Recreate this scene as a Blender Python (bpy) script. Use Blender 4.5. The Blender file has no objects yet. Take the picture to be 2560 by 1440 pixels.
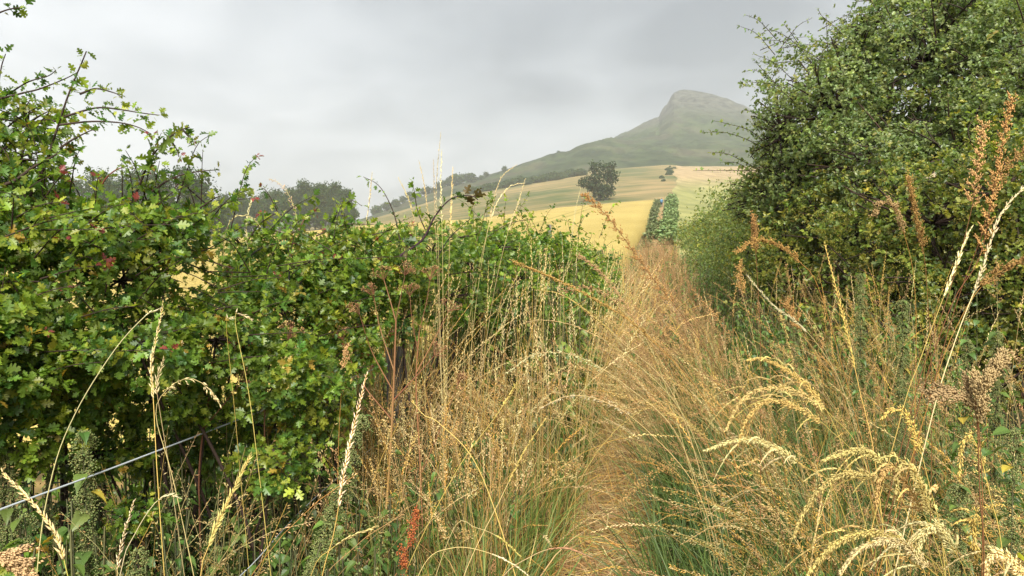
import bpy, math, random
import numpy as np
R = np.random.default_rng(7)
random.seed(7)
sc = bpy.context.scene
COL = sc.collection
rad = math.radians

# ------------------------------------------------------------------ camera
F = 1849.0                      # focal length in pixels of the 2560 wide photograph
CAMZ = 1.6
PITCH = math.atan(120 / F)
cam_d = bpy.data.cameras.new('camera'); cam = bpy.data.objects.new('camera', cam_d); COL.objects.link(cam)
cam_d.sensor_width = 36; cam_d.lens = 36 * F / 2560
cam_d.clip_start = 0.05; cam_d.clip_end = 6000
cam.location = (0, 0, CAMZ); cam.rotation_euler = (math.pi / 2 - PITCH, 0, 0)
sc.camera = cam

def at(px, py, y):
    """world point seen at pixel (px,py) at the distance y along +Y"""
    px = np.asarray(px, float); py = np.asarray(py, float); y = np.asarray(y, float)
    X = (px - 1280) / F; U = -(py - 720) / F
    dy = math.cos(PITCH) + U * math.sin(PITCH)
    dz = -math.sin(PITCH) + U * math.cos(PITCH)
    k = y / dy
    return np.stack(np.broadcast_arrays(X * k, y, CAMZ + dz * k), -1)

# ------------------------------------------------------------------ sky
w = bpy.data.worlds.new('World'); sc.world = w; w.use_nodes = True
nt = w.node_tree; nt.nodes.clear()
def N(t, **k):
    n = nt.nodes.new(t)
    for a, b in k.items(): setattr(n, a, b)
    return n
def L(a, b): nt.links.new(a, b)
SUN_EL, SUN_AZ = 44, 178          # azimuth measured clockwise from +Y
out = N('ShaderNodeOutputWorld'); bg = N('ShaderNodeBackground'); L(bg.outputs[0], out.inputs[0])
bg.inputs[1].default_value = 0.1
sky = N('ShaderNodeTexSky', sky_type='NISHITA', sun_disc=False)
sky.sun_elevation = rad(SUN_EL); sky.sun_rotation = rad(SUN_AZ); sky.dust_density = 4
tc = N('ShaderNodeTexCoord')
sep = N('ShaderNodeSeparateXYZ'); L(tc.outputs['Generated'], sep.inputs[0])
def M(op, a, b=None, c=None, clamp=False):
    n = N('ShaderNodeMath', operation=op); n.use_clamp = clamp
    for i, v in enumerate((a, b, c)):
        if v is None: continue
        if isinstance(v, (int, float)): n.inputs[i].default_value = v
        else: L(v, n.inputs[i])
    return n.outputs[0]
zz = M('ADD', M('ABSOLUTE', sep.outputs[2]), 0.28)
cmb = N('ShaderNodeCombineXYZ')
L(M('DIVIDE', sep.outputs[0], zz), cmb.inputs[0]); L(M('DIVIDE', sep.outputs[1], zz), cmb.inputs[1])
def noise(scale, detail, rough, dist, off):
    mp = N('ShaderNodeMapping'); mp.inputs['Location'].default_value = off; L(cmb.outputs[0], mp.inputs[0])
    n = N('ShaderNodeTexNoise'); n.inputs['Scale'].default_value = scale; n.inputs['Detail'].default_value = detail
    n.inputs['Roughness'].default_value = rough; n.inputs['Distortion'].default_value = dist; L(mp.outputs[0], n.inputs['Vector'])
    return n.outputs[0]
n1 = noise(1.1, 3, .45, .3, (3.1, 0.4, 0)); n2 = noise(3.2, 5, .5, .5, (7.7, 2.2, 0))
def bank(px, py, width, gain):
    """a bank of heavier (gain<0) or thinner cloud round one direction of the sky"""
    p = at(px, py, 1.0) - np.array((0, 0, CAMZ)); p /= np.linalg.norm(p)
    d = N('ShaderNodeVectorMath', operation='DOT_PRODUCT'); L(tc.outputs['Generated'], d.inputs[0]); d.inputs[1].default_value = p
    a = M('ARCCOSINE', M('MINIMUM', d.outputs['Value'], 0.99999))
    g = M('EXPONENT', M('MULTIPLY', M('POWER', M('DIVIDE', a, width), 2.0), -1.0))
    return M('MULTIPLY', g, gain)
dens = M('ADD', M('MULTIPLY', M('SUBTRACT', n1, .5), .8), M('MULTIPLY', M('SUBTRACT', n2, .5), .6))
for b in ((1350, 20, .26, -.27), (1750, 60, .20, -.13), (800, 0, .17, -.12), (1300, 230, .07, -.10), (1060, 190, .05, -.05), (1000, 130, .12, -.03),
          (300, 280, .22, .14), (900, 430, .18, .16), (1150, 340, .09, .10), (1480, 320, .12, .15), (0, 100, .2, .10)):
    dens = M('ADD', dens, bank(*b))
val = M('MAXIMUM', M('ADD', M('MULTIPLY', dens, 1.0), .67), .3)
ramp = N('ShaderNodeValToRGB'); L(val, ramp.inputs[0])
ramp.color_ramp.elements[0].position = .3; ramp.color_ramp.elements[0].color = (.250, .270, .282, 1)
ramp.color_ramp.elements[1].position = .92; ramp.color_ramp.elements[1].color = (.86, .88, .885, 1)
e = ramp.color_ramp.elements.new(.6); e.color = (.525, .552, .562, 1)
sc_ = N('ShaderNodeMix', data_type='RGBA', blend_type='MULTIPLY'); sc_.inputs[0].default_value = 1
L(ramp.outputs[0], sc_.inputs[6]); SKYGAIN = 1.30; sc_.inputs[7].default_value = (SKYGAIN, SKYGAIN, SKYGAIN, 1)
mx = N('ShaderNodeMix', data_type='RGBA'); mx.inputs[0].default_value = .04
L(sc_.outputs[2], mx.inputs[6]); L(sky.outputs[0], mx.inputs[7]); L(mx.outputs[2], bg.inputs[0])

# ------------------------------------------------------------------ sun (veiled by cloud) and exposure
sd = bpy.data.lights.new('sun', 'SUN'); sun = bpy.data.objects.new('sun', sd); COL.objects.link(sun)
sd.energy = 1.5; sd.angle = rad(32); sd.color = (1, .965, .90)
sv = np.array((math.sin(rad(SUN_AZ)) * math.cos(rad(SUN_EL)), math.cos(rad(SUN_AZ)) * math.cos(rad(SUN_EL)), math.sin(rad(SUN_EL))))
from mathutils import Vector
sun.rotation_euler = Vector(-sv).to_track_quat('-Z', 'Y').to_euler()
sc.view_settings.view_transform = 'Standard'; sc.view_settings.look = 'None'
sc.view_settings.exposure = 3.0; sc.view_settings.gamma = 1; sc.view_settings.use_curve_mapping = False
sc.cycles.use_denoising = True
sc.cycles.max_bounces = 8; sc.cycles.diffuse_bounces = 5; sc.cycles.glossy_bounces = 1
sc.cycles.transmission_bounces = 3; sc.cycles.transparent_max_bounces = 4; sc.cycles.volume_bounces = 1
sc.cycles.caustics_reflective = False; sc.cycles.caustics_refractive = False

# ------------------------------------------------------------------ materials
def new_mat(name):
    m = bpy.data.materials.new(name); m.use_nodes = True
    return m, m.node_tree, m.node_tree.nodes['Principled BSDF']
def plant_mat(name, trans=.35, rough=.5, spec=.35, tboost=(1.25, 1.3, .7)):
    m, t, p = new_mat(name)
    a = t.nodes.new('ShaderNodeAttribute'); a.attribute_name = 'tint'
    t.links.new(a.outputs[0], p.inputs['Base Color'])
    p.inputs['Roughness'].default_value = rough; p.inputs['Specular IOR Level'].default_value = spec
    if trans:
        tb = t.nodes.new('ShaderNodeMix'); tb.data_type = 'RGBA'; tb.blend_type = 'MULTIPLY'; tb.inputs[0].default_value = 1
        t.links.new(a.outputs[0], tb.inputs[6]); tb.inputs[7].default_value = (*tboost, 1)
        tr = t.nodes.new('ShaderNodeBsdfTranslucent'); t.links.new(tb.outputs[2], tr.inputs[0])
        ms = t.nodes.new('ShaderNodeMixShader'); ms.inputs[0].default_value = trans
        t.links.new(p.outputs[0], ms.inputs[1]); t.links.new(tr.outputs[0], ms.inputs[2])
        t.links.new(ms.outputs[0], t.nodes['Material Output'].inputs[0])
    return m
MLEAF = plant_mat('leaf', .5, .42, .45)
MGRASS = plant_mat('grass_blade', .34, .5, .3, (1.15, 1.1, .8))
MSTRAW = plant_mat('straw', .25, .6, .25, (1.1, 1.0, .8))
MBARK = plant_mat('bark', 0, .75, .2)
MFAR = plant_mat('far_foliage', .2, .7, .15)
def ground_mat(name, build):
    m, t, p = new_mat(name); p.inputs['Roughness'].default_value = .9; p.inputs['Specular IOR Level'].default_value = .1
    tcn = t.nodes.new('ShaderNodeTexCoord')
    def nz(scale, detail=4, stretch=(1, 1, 1), rot=0, rough=.55):
        mp = t.nodes.new('ShaderNodeMapping'); mp.inputs['Scale'].default_value = stretch; mp.inputs['Rotation'].default_value = (0, 0, rot)
        t.links.new(tcn.outputs['Object'], mp.inputs[0])
        n = t.nodes.new('ShaderNodeTexNoise'); n.inputs['Scale'].default_value = scale; n.inputs['Detail'].default_value = detail; n.inputs['Roughness'].default_value = rough
        t.links.new(mp.outputs[0], n.inputs['Vector']); return n.outputs[0]
    def rp(src, stops):
        r = t.nodes.new('ShaderNodeValToRGB'); t.links.new(src, r.inputs[0]); els = r.color_ramp.elements
        for i, (pos, c) in enumerate(stops):
            el = els[i] if i < 2 else els.new(pos)
            el.position = pos; el.color = (*c, 1)
        return r.outputs[0]
    def mix(f, a, b):
        n = t.nodes.new('ShaderNodeMix'); n.data_type = 'RGBA'
        for i, v in ((0, f), (6, a), (7, b)):
            if isinstance(v, (int, float)): n.inputs[i].default_value = v
            elif isinstance(v, tuple): n.inputs[i].default_value = (*v, 1)
            else: t.links.new(v, n.inputs[i])
        return n.outputs[2]
    t.links.new(build(t, nz, rp, mix), p.inputs['Base Color'])
    return m
def attr_of(t):
    a = t.nodes.new('ShaderNodeAttribute'); a.attribute_name = 'tint'; return a.outputs[0]

# ------------------------------------------------------------------ mesh helpers
def nrm(v): return v / np.maximum(np.linalg.norm(v, axis=-1, keepdims=True), 1e-9)
class Acc:
    def __init__(s): s.V = []; s.Fc = []; s.C = []; s.n = 0
    def add(s, v, f, c):
        v = np.asarray(v, np.float32).reshape(-1, 3); f = np.asarray(f, np.int64).reshape(-1, 3)
        c = np.broadcast_to(np.asarray(c, np.float32), v.shape) if np.ndim(c) == 1 else np.asarray(c, np.float32).reshape(-1, 3)
        s.V.append(v); s.Fc.append(f + s.n); s.C.append(c); s.n += len(v)
    def build(s, name, mat, parent=None, loc=None, smooth=True):
        v = np.concatenate(s.V); f = np.concatenate(s.Fc); c = np.concatenate(s.C)
        if loc is not None: v = v - np.asarray(loc, np.float32)
        me = bpy.data.meshes.new(name)
        me.vertices.add(len(v)); me.vertices.foreach_set('co', v.astype(np.float32).ravel())
        me.loops.add(f.size); me.loops.foreach_set('vertex_index', f.astype(np.int32).ravel())
        me.polygons.add(len(f)); me.polygons.foreach_set('loop_start', np.arange(0, f.size, 3, dtype=np.int32))
        me.polygons.foreach_set('use_smooth', np.full(len(f), smooth))
        a = me.attributes.new('tint', 'FLOAT_COLOR', 'POINT')
        a.data.foreach_set('color', np.concatenate([c, np.ones((len(c), 1), np.float32)], 1).ravel())
        me.update(calc_edges=True); me.materials.append(mat)
        o = bpy.data.objects.new(name, me); COL.objects.link(o)
        if parent is not None: o.parent = parent
        elif loc is not None: o.location = loc
        return o
def tag(o, label=None, cat=None, group=None, kind=None):
    for k, v in (('label', label), ('category', cat), ('group', group), ('kind', kind)):
        if v: o[k] = v
    return o
def thing(name, label, cat, loc, group=None):
    o = bpy.data.objects.new(name, None); COL.objects.link(o); o.location = loc; o.empty_display_size = .1
    return tag(o, label, cat, group)
def copy_tree(o, parent=None):
    c = o.copy(); COL.objects.link(c); c.parent = parent
    for ch in list(o.children): copy_tree(ch, c)
    return c

def scatter(acc, tv, tf, P, X, Y, Z, s, col):
    """copies of a small template at P with axes X,Y,Z and scale s; col (n,3)"""
    s = np.asarray(s, float)
    s = s[:, None] * np.ones((1, 3)) if s.ndim == 1 else s
    v = P[:, None] + tv[None, :, 0, None] * (X * s[:, :1])[:, None] + tv[None, :, 1, None] * (Y * s[:, 1:2])[:, None] + tv[None, :, 2, None] * (Z * s[:, 2:3])[:, None]
    n, k = len(P), len(tv)
    f = tf[None] + (np.arange(n) * k)[:, None, None]
    acc.add(v, f, np.repeat(col, k, 0))
def grid_faces(n, K, S, closed):
    k = np.arange(K - 1)[:, None]; m = np.arange(S if closed else S - 1)[None]
    a = k * S + m; b = k * S + (m + 1) % S
    q = np.stack([np.stack([a, b, b + S], -1), np.stack([a, b + S, a + S], -1)], 2).reshape(-1, 3)
    return (q[None] + (np.arange(n) * K * S)[:, None, None]).reshape(-1, 3)
def tangents(p):
    return nrm(np.gradient(p, axis=1))
def tube(acc, p, r, col, sides=4):
    """p (n,K,3), r (n,K), col (n,3) or (n,K,3)"""
    n, K, _ = p.shape; t = tangents(p)
    ref = np.array((.31, .87, .19)); a = nrm(np.cross(t, ref)); b = np.cross(t, a)
    ang = np.arange(sides) * 2 * math.pi / sides
    v = p[:, :, None] + r[..., None, None] * (np.cos(ang)[None, None, :, None] * a[:, :, None] + np.sin(ang)[None, None, :, None] * b[:, :, None])
    col = np.asarray(col, float)
    if col.ndim == 1: col = np.broadcast_to(col, (n, 3))
    if col.ndim == 2: col = np.repeat(col[:, None], K, 1)
    acc.add(v, grid_faces(n, K, sides, True), np.repeat(col[:, :, None], sides, 2))
def ribbon(acc, p, wd, side, col, fold=.25):
    """grass blades: three points across, folded along the midrib"""
    n, K, _ = p.shape
    t = tangents(p)
    if side.ndim == 2: side = np.repeat(side[:, None], K, 1)
    side = nrm(side - (side * t).sum(-1, keepdims=True) * t); nn = np.cross(t, side)
    v = np.stack([p - side * wd[..., None] / 2, p - nn * wd[..., None] * fold, p + side * wd[..., None] / 2], 2)
    col = np.asarray(col, float)
    if col.ndim == 2: col = np.repeat(col[:, None], K, 1)
    acc.add(v, grid_faces(n, K, 3, False), np.repeat(col[:, :, None], 3, 2))
def bend_curve(base, az, Ln, th0, th1, p=1.5, K=9, wob=.0):
    """stems that start at angle th0 from vertical and end at th1, towards azimuth az"""
    n = len(base); t = np.linspace(0, 1, K)[None]
    th = th0[:, None] + (th1 - th0)[:, None] * t ** p
    azz = az[:, None] + wob * R.normal(size=(n, 1)) * t
    d = np.stack([np.sin(th) * np.sin(azz), np.sin(th) * np.cos(azz), np.cos(th)], -1)
    d = (d[:, 1:] + d[:, :-1]) / 2 * (Ln / (K - 1))[:, None, None]
    return np.concatenate([np.zeros((n, 1, 3)), np.cumsum(d, 1)], 1) + base[:, None]
def spline(P, K):
    """smooth curve through given points, K samples evenly spaced"""
    P = np.asarray(P, float)
    Q = np.concatenate([[2 * P[0] - P[1]], P, [2 * P[-1] - P[-2]]])
    o = []
    for i in range(1, len(Q) - 2):
        t = np.linspace(0, 1, 14, endpoint=(i == len(Q) - 3))[:, None]
        a, b, c, d = Q[i - 1], Q[i], Q[i + 1], Q[i + 2]
        o.append(.5 * (2 * b + (c - a) * t + (2 * a - 5 * b + 4 * c - d) * t * t + (3 * b - a - 3 * c + d) * t ** 3))
    o = np.concatenate(o)
    s = np.concatenate([[0], np.cumsum(np.linalg.norm(np.diff(o, axis=0), axis=1))])
    u = np.linspace(0, s[-1], K)
    return np.stack([np.interp(u, s, o[:, k]) for k in range(3)], -1)
def rand_unit(n):
    return nrm(R.normal(size=(n, 3)))
def vary(c, n, a=.15, hue=.06):
    c = np.asarray(c, float)
    return np.clip(c[None] * (1 + a * R.normal(size=(n, 1))) * (1 + hue * R.normal(size=(n, 3))), .008, .95)
def pick(cols, n, probs=None, a=.15, hue=.06):
    cols = np.asarray(cols, float); i = R.choice(len(cols), n, p=probs)
    return np.clip(cols[i] * (1 + a * R.normal(size=(n, 1))) * (1 + hue * R.normal(size=(n, 3))), .008, .95)
_perm = np.random.default_rng(3).random((64, 64, 64))
def vnoise(p):
    p = np.asarray(p, float); i = np.floor(p).astype(int); f = p - i; f = f * f * (3 - 2 * f); r = 0
    for a in (0, 1):
        for b in (0, 1):
            for c in (0, 1):
                wt = (f[..., 0] if a else 1 - f[..., 0]) * (f[..., 1] if b else 1 - f[..., 1]) * (f[..., 2] if c else 1 - f[..., 2])
                r = r + wt * _perm[(i[..., 0] + a) % 64, (i[..., 1] + b) % 64, (i[..., 2] + c) % 64]
    return r
def fbm(x, y, s, o=4, z=0.5):
    r = 0; a = .5; p = np.stack(np.broadcast_arrays(np.asarray(x) / s, np.asarray(y) / s, z), -1)
    for k in range(o):
        r = r + a * (vnoise(p + 17.3 * k) - .5); p = p * 2.03; a *= .5
    return r

# ------------------------------------------------------------------ the lie of the land
TX = np.array([-900, 0, 500, 930, 1180, 1400, 1640, 1840, 2560, 3400.])
def zpy(py, y): return CAMZ + (600 - np.asarray(py, float)) / F * y
YS = np.array([0, 7, 20, 40, 80, 180])
ZT = np.array([
    np.zeros(10), np.zeros(10),
    [.15, .15, .15, .2, .3, .35, .4, .4, .4, .4],
    [.5, .5, .5, .6, .8, 1.0, 1.1, 1.1, 1.2, 1.2],
    [.7, .7, .8, 1.5, 2.0, 2.7, 3.3, 3.4, 3.6, 3.6],
    zpy([607, 607, 604, 562, 548, 519, 499, 492, 485, 485], 180) - .7])
KX = np.array([-900, 0, 300, 560, 900, 1000, 1130, 1180, 1220, 1260, 1310, 1370, 1420, 1450, 1480, 1525, 1560, 1610, 1643, 1650, 1668, 1672, 1680, 1700, 1730, 1760, 1800, 1850, 1880, 2000, 2150, 2400, 3400.])
P420 = np.interp(KX, [-900, 0, 500, 900, 1000, 1180, 1450, 1560, 1650, 1680, 1700, 1840, 3400], [604, 602, 596, 556, 528, 474, 431, 422, 415, 414, 418, 418, 418])
P600 = np.interp(KX, [-900, 560, 900, 940, 1000, 1060, 1130, 1180, 1220, 1260, 1310, 1370, 1420, 1450, 1480, 1525, 1560, 1650, 1840, 3400],
                 [606, 590, 552, 530, 516, 494, 466, 452, 438, 426, 407, 389, 376, 363, 356, 351, 358, 362, 352, 352])
P900 = np.interp(KX, [-900, 0, 900, 1310, 1480, 1525, 1560, 1610, 1643, 1650, 1664, 1672, 1680, 1700, 1730, 1760, 1800, 1850, 1880, 2000, 2150, 2400, 3400],
                 [620, 620, 600, 440, 372, 352, 335, 311, 294, 277, 259, 243, 232, 231, 232, 238, 250, 268, 283, 330, 390, 440, 470])
def terrain(x, y):
    x = np.asarray(x, float); y = np.asarray(y, float)
    px = np.where(y > 4, 1280 + F * x / np.maximum(y, 4), 1280 + F * x / 4)
    px = np.clip(px, -900, 3400)
    cols = [np.interp(px, TX, ZT[i]) for i in range(6)]
    c420 = np.interp(px, KX, zpy(P420, 420)); c600 = np.interp(px, KX, zpy(P600, 600)); c900 = np.interp(px, KX, zpy(P900, 900))

    c750 = c600 * .52 + np.maximum(c900, c600 - 8) * .48
    ys = list(YS) + [420, 600, 750, 900, 1000, 1300]
    cs = cols + [c420, c600, c750, c900, c900 * .7, c900 * 0 - 2]
    z = cs[0] * 0.0
    for i in range(len(ys) - 1):
        m = (y >= ys[i]) & (y < ys[i + 1]); f = (y - ys[i]) / (ys[i + 1] - ys[i])
        z = np.where(m, cs[i] * (1 - f) + cs[i + 1] * f, z)
    z = np.where(y >= 1300, -2.0, z)
    z = z + np.clip((y - 430) / 100, 0, 1) * np.clip((1290 - y) / 100, 0, 1) * np.where((y > 895) & (y < 905), .35, 1) * (fbm(x, y * .6, 70, 5) * 13 + fbm(x, y, 16, 4) * 10 + fbm(x + 40, y, 6, 3) * 4) * np.where(np.abs(y - 600) < 25, .3, 1)
    z = z + np.exp(-((px - 1664) / 24) ** 2) * np.clip((y - 790) / 70, 0, 1) * np.clip((960 - y) / 50, 0, 1) * (np.abs(fbm(x, y * .5 + z * .5, 9, 3)) * 26 - 4)
    return z + .10 * fbm(x, y, 1.7, 3) * np.clip((30 - y) / 20, 0, 1)
def gz(x, y): return terrain(x, y)
def sheet(name, X, Y, Z, mat, **tags):
    a = Acc(); n, k = X.shape
    a.add(np.stack([X, Y, Z], -1), grid_faces(1, n, k, False)[:, ::-1], (.3, .3, .3))
    return tag(a.build(name, mat), **tags)
def edge_px(y):   # right edge of the wheat field in the picture
    return np.interp(y, [0, 12, 25, 60, 180], [1280 + F * -.07, 1480, 1570, 1612, 1640])

def g_near(t, nz, rp, mix):
    a = rp(nz(3.0, 6), [(.35, (.06, .045, .022)), (.65, (.22, .15, .06)), (.5, (.12, .085, .035))])
    return mix(rp(nz(.35, 3), [(.42, (0, 0, 0)), (.6, (1, 1, 1))]), a, (.075, .085, .03))
def g_pasture(t, nz, rp, mix):
    a = rp(nz(.03, 6, (1, .5, 1)), [(.40, (.045, .07, .022)), (.52, (.15, .12, .05)), (.60, (.23, .165, .075))])
    b = rp(nz(.12, 5, (.35, 1.6, 1)), [(.42, (.05, .07, .022)), (.58, (.21, .155, .07))])
    return mix(.5, a, b)
def g_stubble(t, nz, rp, mix):
    s = rp(nz(.35, 4, (1, .03, 1), -.22), [(.35, (.19, .14, .07)), (.65, (.30, .22, .115))])
    g = rp(nz(.35, 4, (1, .03, 1), -.22), [(.35, (.14, .145, .048)), (.65, (.235, .225, .08))])
    se = t.nodes.new('ShaderNodeSeparateXYZ'); tc_ = t.nodes.new('ShaderNodeTexCoord'); t.links.new(tc_.outputs['Object'], se.inputs[0])
    m = t.nodes.new('ShaderNodeMapRange'); m.inputs[1].default_value = 210; m.inputs[2].default_value = 300; t.links.new(se.outputs[1], m.inputs[0])
    return mix(m.outputs[0], g, s)
def g_hill(t, nz, rp, mix):
    a = rp(nz(.018, 7, (1, .7, 1), 0, .6), [(.40, (.010, .022, .008)), (.60, (.062, .056, .033)), (.5, (.024, .040, .014))])
    b = rp(nz(.09, 6, (1, .35, 1), .4, .65), [(.42, (.008, .015, .006)), (.58, (.046, .066, .024))])
    c = mix(.5, a, b)
    se = t.nodes.new('ShaderNodeSeparateXYZ'); tc_ = t.nodes.new('ShaderNodeTexCoord'); t.links.new(tc_.outputs['Object'], se.inputs[0])
    m = t.nodes.new('ShaderNodeMapRange'); m.inputs[1].default_value = 110; m.inputs[2].default_value = 150; t.links.new(se.outputs[2], m.inputs[0])
    rock = rp(nz(.12, 8, (1, 1, .4), 0, .7), [(.40, (.012, .015, .012)), (.60, (.070, .072, .052))])
    return mix(m.outputs[0], c, rock)
def g_wheat(t, nz, rp, mix):
    a = rp(nz(.10, 5, (1, .35, 1), -.2), [(.35, (.31, .235, .062)), (.65, (.43, .335, .105))])
    b = rp(nz(9, 3, (1, .6, 1)), [(.3, (.20, .14, .035)), (.7, (.47, .37, .13))])
    return mix(.4, a, b)
def make_wheat_mat():
    m = ground_mat('wheat', g_wheat); t = m.node_tree; p = t.nodes['Principled BSDF']
    se = t.nodes.new('ShaderNodeSeparateXYZ'); tc_ = t.nodes.new('ShaderNodeTexCoord'); t.links.new(tc_.outputs['Object'], se.inputs[0])
    def mm(op, a, b):
        n = t.nodes.new('ShaderNodeMath'); n.operation = op
        for i, v in enumerate((a, b)):
            if isinstance(v, (int, float)): n.inputs[i].default_value = v
            else: t.links.new(v, n.inputs[i])
        return n.outputs[0]
    u = mm('SUBTRACT', se.outputs[0], mm('MULTIPLY', se.outputs[1], .19))
    fr = mm('FRACT', mm('DIVIDE', mm('ADD', u, 300.), 14.), 0)
    l1 = mm('LESS_THAN', mm('ABSOLUTE', mm('SUBTRACT', fr, .45), 0), .03); l2 = mm('LESS_THAN', mm('ABSOLUTE', mm('SUBTRACT', fr, .58), 0), .03)
    k = mm('MULTIPLY', mm('MAXIMUM', l1, l2), .8)
    n = t.nodes.new('ShaderNodeMix'); n.data_type = 'RGBA'; src = p.inputs['Base Color'].links[0].from_socket
    t.links.new(k, n.inputs[0]); t.links.new(src, n.inputs[6]); n.inputs[7].default_value = (.27, .22, .06, 1)
    t.links.new(n.outputs[2], p.inputs['Base Color'])
    bp = t.nodes.new('ShaderNodeBump'); nn = t.nodes.new('ShaderNodeTexNoise'); nn.inputs['Scale'].default_value = 14
    t.links.new(tc_.outputs['Object'], nn.inputs['Vector']); t.links.new(nn.outputs[0], bp.inputs['Height']); bp.inputs['Distance'].default_value = .15
    t.links.new(bp.outputs[0], p.inputs['Normal'])
    return m
# ground: from behind the viewer to the far edge of the wheat, and round the sides
yy = np.concatenate([np.linspace(-70, -4, 8), np.linspace(-3, 14, 90), np.geomspace(14.4, 180, 40)])
xx = np.concatenate([-np.geomspace(600, 6.2, 24), np.linspace(-6, 9, 90), np.geomspace(9.3, 600, 26)])
X, Y = np.meshgrid(xx, yy); Z = terrain(X, Y)
sheet('ground', X, Y, Z, ground_mat('soil', g_near), kind='structure')
def far_sheet(name, px0, px1, step, ys, mat, dz=0):
    p = np.arange(px0, px1 + step / 2, step); PX, Y = np.meshgrid(p, ys); PX = PX + np.clip(1 - np.abs(PX - 1690) / 120, 0, 1) * np.clip((Y - 150) / 60, 0, 1) * (5 * np.sin(Y / 19) + 3 * np.sin(Y / 7.3) - 5); X = (PX - 1280) / F * Y
    return sheet(name, X, Y, terrain(X, Y) + dz, mat, kind='structure')
far_sheet('pasture', -900, 1690, 10, np.linspace(180, 420, 40), ground_mat('rough_pasture', g_pasture))
far_sheet('stubble_field', 1690, 3400, 15, np.r_[np.geomspace(30, 179, 30), np.linspace(180, 420, 30)], ground_mat('stubble', g_stubble), .03)
p = np.concatenate([np.arange(-900, 900, 20), np.arange(900, 1630, 5), np.arange(1630, 1700, 2), np.arange(1700, 2000, 5), np.arange(2000, 3401, 20)])
PX, Y = np.meshgrid(p, np.concatenate([np.linspace(420, 900, 130), [930, 1000, 1150, 1299, 1400]])); X = (PX - 1280) / F * Y
sheet('hill', X, Y, terrain(X, Y), ground_mat('moorland', g_hill), kind='structure')
# standing wheat: a raised crop with a sloped near edge
ys = np.concatenate([[5.2, 5.25], np.linspace(5.4, 20, 90), np.geomspace(20.3, 179.5, 70)])
f = np.linspace(0, 1, 120) ** 1.0
Xl = -np.maximum(ys * 1.2, 14) ; Xr = np.where(ys > 10, (edge_px(ys) - 1280) / F * ys, np.interp(ys, [5, 10], [-1.35, .9]))
Xr = np.minimum(Xr, (edge_px(ys) - 1280) / F * ys)
X = Xl[:, None] * (1 - f) + Xr[:, None] * f; Y = np.repeat(ys[:, None], 120, 1)
hgt = .70 + .07 * fbm(X, Y, .35, 3) + .12 * fbm(X, Y, 3.0, 2); hgt[0] = 0; hgt[:, -1] = 0; hgt[:, -2] *= .9
X[:, -2] = X[:, -1] - .1
sheet('wheat_field', X, Y, terrain(X, Y) + hgt, make_wheat_mat(), kind='structure')

# ------------------------------------------------------------------ templates
def leaf_hawthorn(droop=.25, fold=.3):
    h = [(.16, .07), (.32, .35), (.42, .33), (.43, .11), (.60, .37), (.71, .33), (.69, .09), (.87, .18)]
    mid = [(-.25, 0), (.0, 0), (.32, 0), (.45, 0), (.72, 0), (1.0, 0)]
    v = [(a, b) for a, b in mid] + h + [(a, -b) for a, b in h]
    M1, M2, M3, T = 2, 3, 4, 5
    def half(o): return [(1, o, M1), (o, o + 1, M1), (o + 1, o + 2, M1), (o + 2, o + 3, M1), (M1, o + 3, M2), (M2, o + 3, o + 4), (M2, o + 4, o + 5), (M2, o + 5, o + 6), (M2, o + 6, M3), (M3, o + 6, o + 7), (M3, o + 7, T)]
    f = half(6) + [(a, c, b) for a, b, c in half(14)]
    v += [(-.25, .02)]; f += [(0, 22, 1)]
    v = np.array(v, float)
    z = fold * np.abs(v[:, 1]) - droop * np.maximum(v[:, 0], 0) ** 2
    return np.c_[v, z], np.array(f)
def leaf_small(droop=.2, fold=.3):
    h = [(.30, .36), (.48, .20), (.68, .34)]
    v = np.array([(0, 0), (.45, 0), (1, 0)] + h + [(a, -b) for a, b in h], float)
    f = [(0, 3, 1), (3, 4, 1), (1, 4, 5), (1, 5, 2)]; f = f + [(0, 1, 6), (6, 1, 7), (1, 8, 7), (1, 2, 8)]
    z = fold * np.abs(v[:, 1]) - droop * v[:, 0] ** 2
    return np.c_[v, z], np.array(f)
def leaf_nettle(droop=.45, fold=.3):
    e = [(.0, 0), (.10, .20), (.16, .27), (.24, .30), (.30, .36), (.38, .31), (.46, .33), (.53, .26), (.61, .26), (.68, .18), (.76, .17), (.83, .09), (1, 0)]
    mid = [(a, 0) for a, b in e[1:-1]]; k = len(mid)
    v = mid + [e[0], e[-1]] + e[1:-1] + [(a, -b) for a, b in e[1:-1]]
    f = []
    for s in (0, 1):
        o = k + 2 + s * k
        for i in range(k - 1):
            q = [(i, o + i, o + i + 1), (i, o + i + 1, i + 1)]
            f += q if s else [(a, c, b) for a, b, c in q]
        q = [(k, o, 0), (k - 1, o + k - 1, k + 1)]
        f += q
    v = np.array(v, float); z = fold * np.abs(v[:, 1]) - droop * v[:, 0] ** 2
    return np.c_[v, z], np.array(f)
LH = [leaf_hawthorn(.15, .25), leaf_hawthorn(.35, .45), leaf_hawthorn(-.05, .15)]
LS = [leaf_small(.1, .25), leaf_small(.4, .5)]
LN = [leaf_nettle(.35, .25), leaf_nettle(.65, .4)]
SPV = np.array([(0, 0, 0), (.38, 1, 0), (.38, 0, 1), (.38, -1, 0), (.38, 0, -1), (1, 0, 0)], float)      # a spikelet: x long, y z in half widths
SPF = np.array([(0, 2, 1), (0, 3, 2), (0, 4, 3), (0, 1, 4), (5, 1, 2), (5, 2, 3), (5, 3, 4), (5, 4, 1)])
def spikelets(acc, P, D, ln, wd, col):
    a = nrm(np.cross(D, np.array((.2, .5, .8)))); b = np.cross(D, a)
    scatter(acc, SPV, SPF, P, D, a, b, np.stack([ln, wd, wd], -1), col)
UP = np.array((0, 0, 1.))
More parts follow.
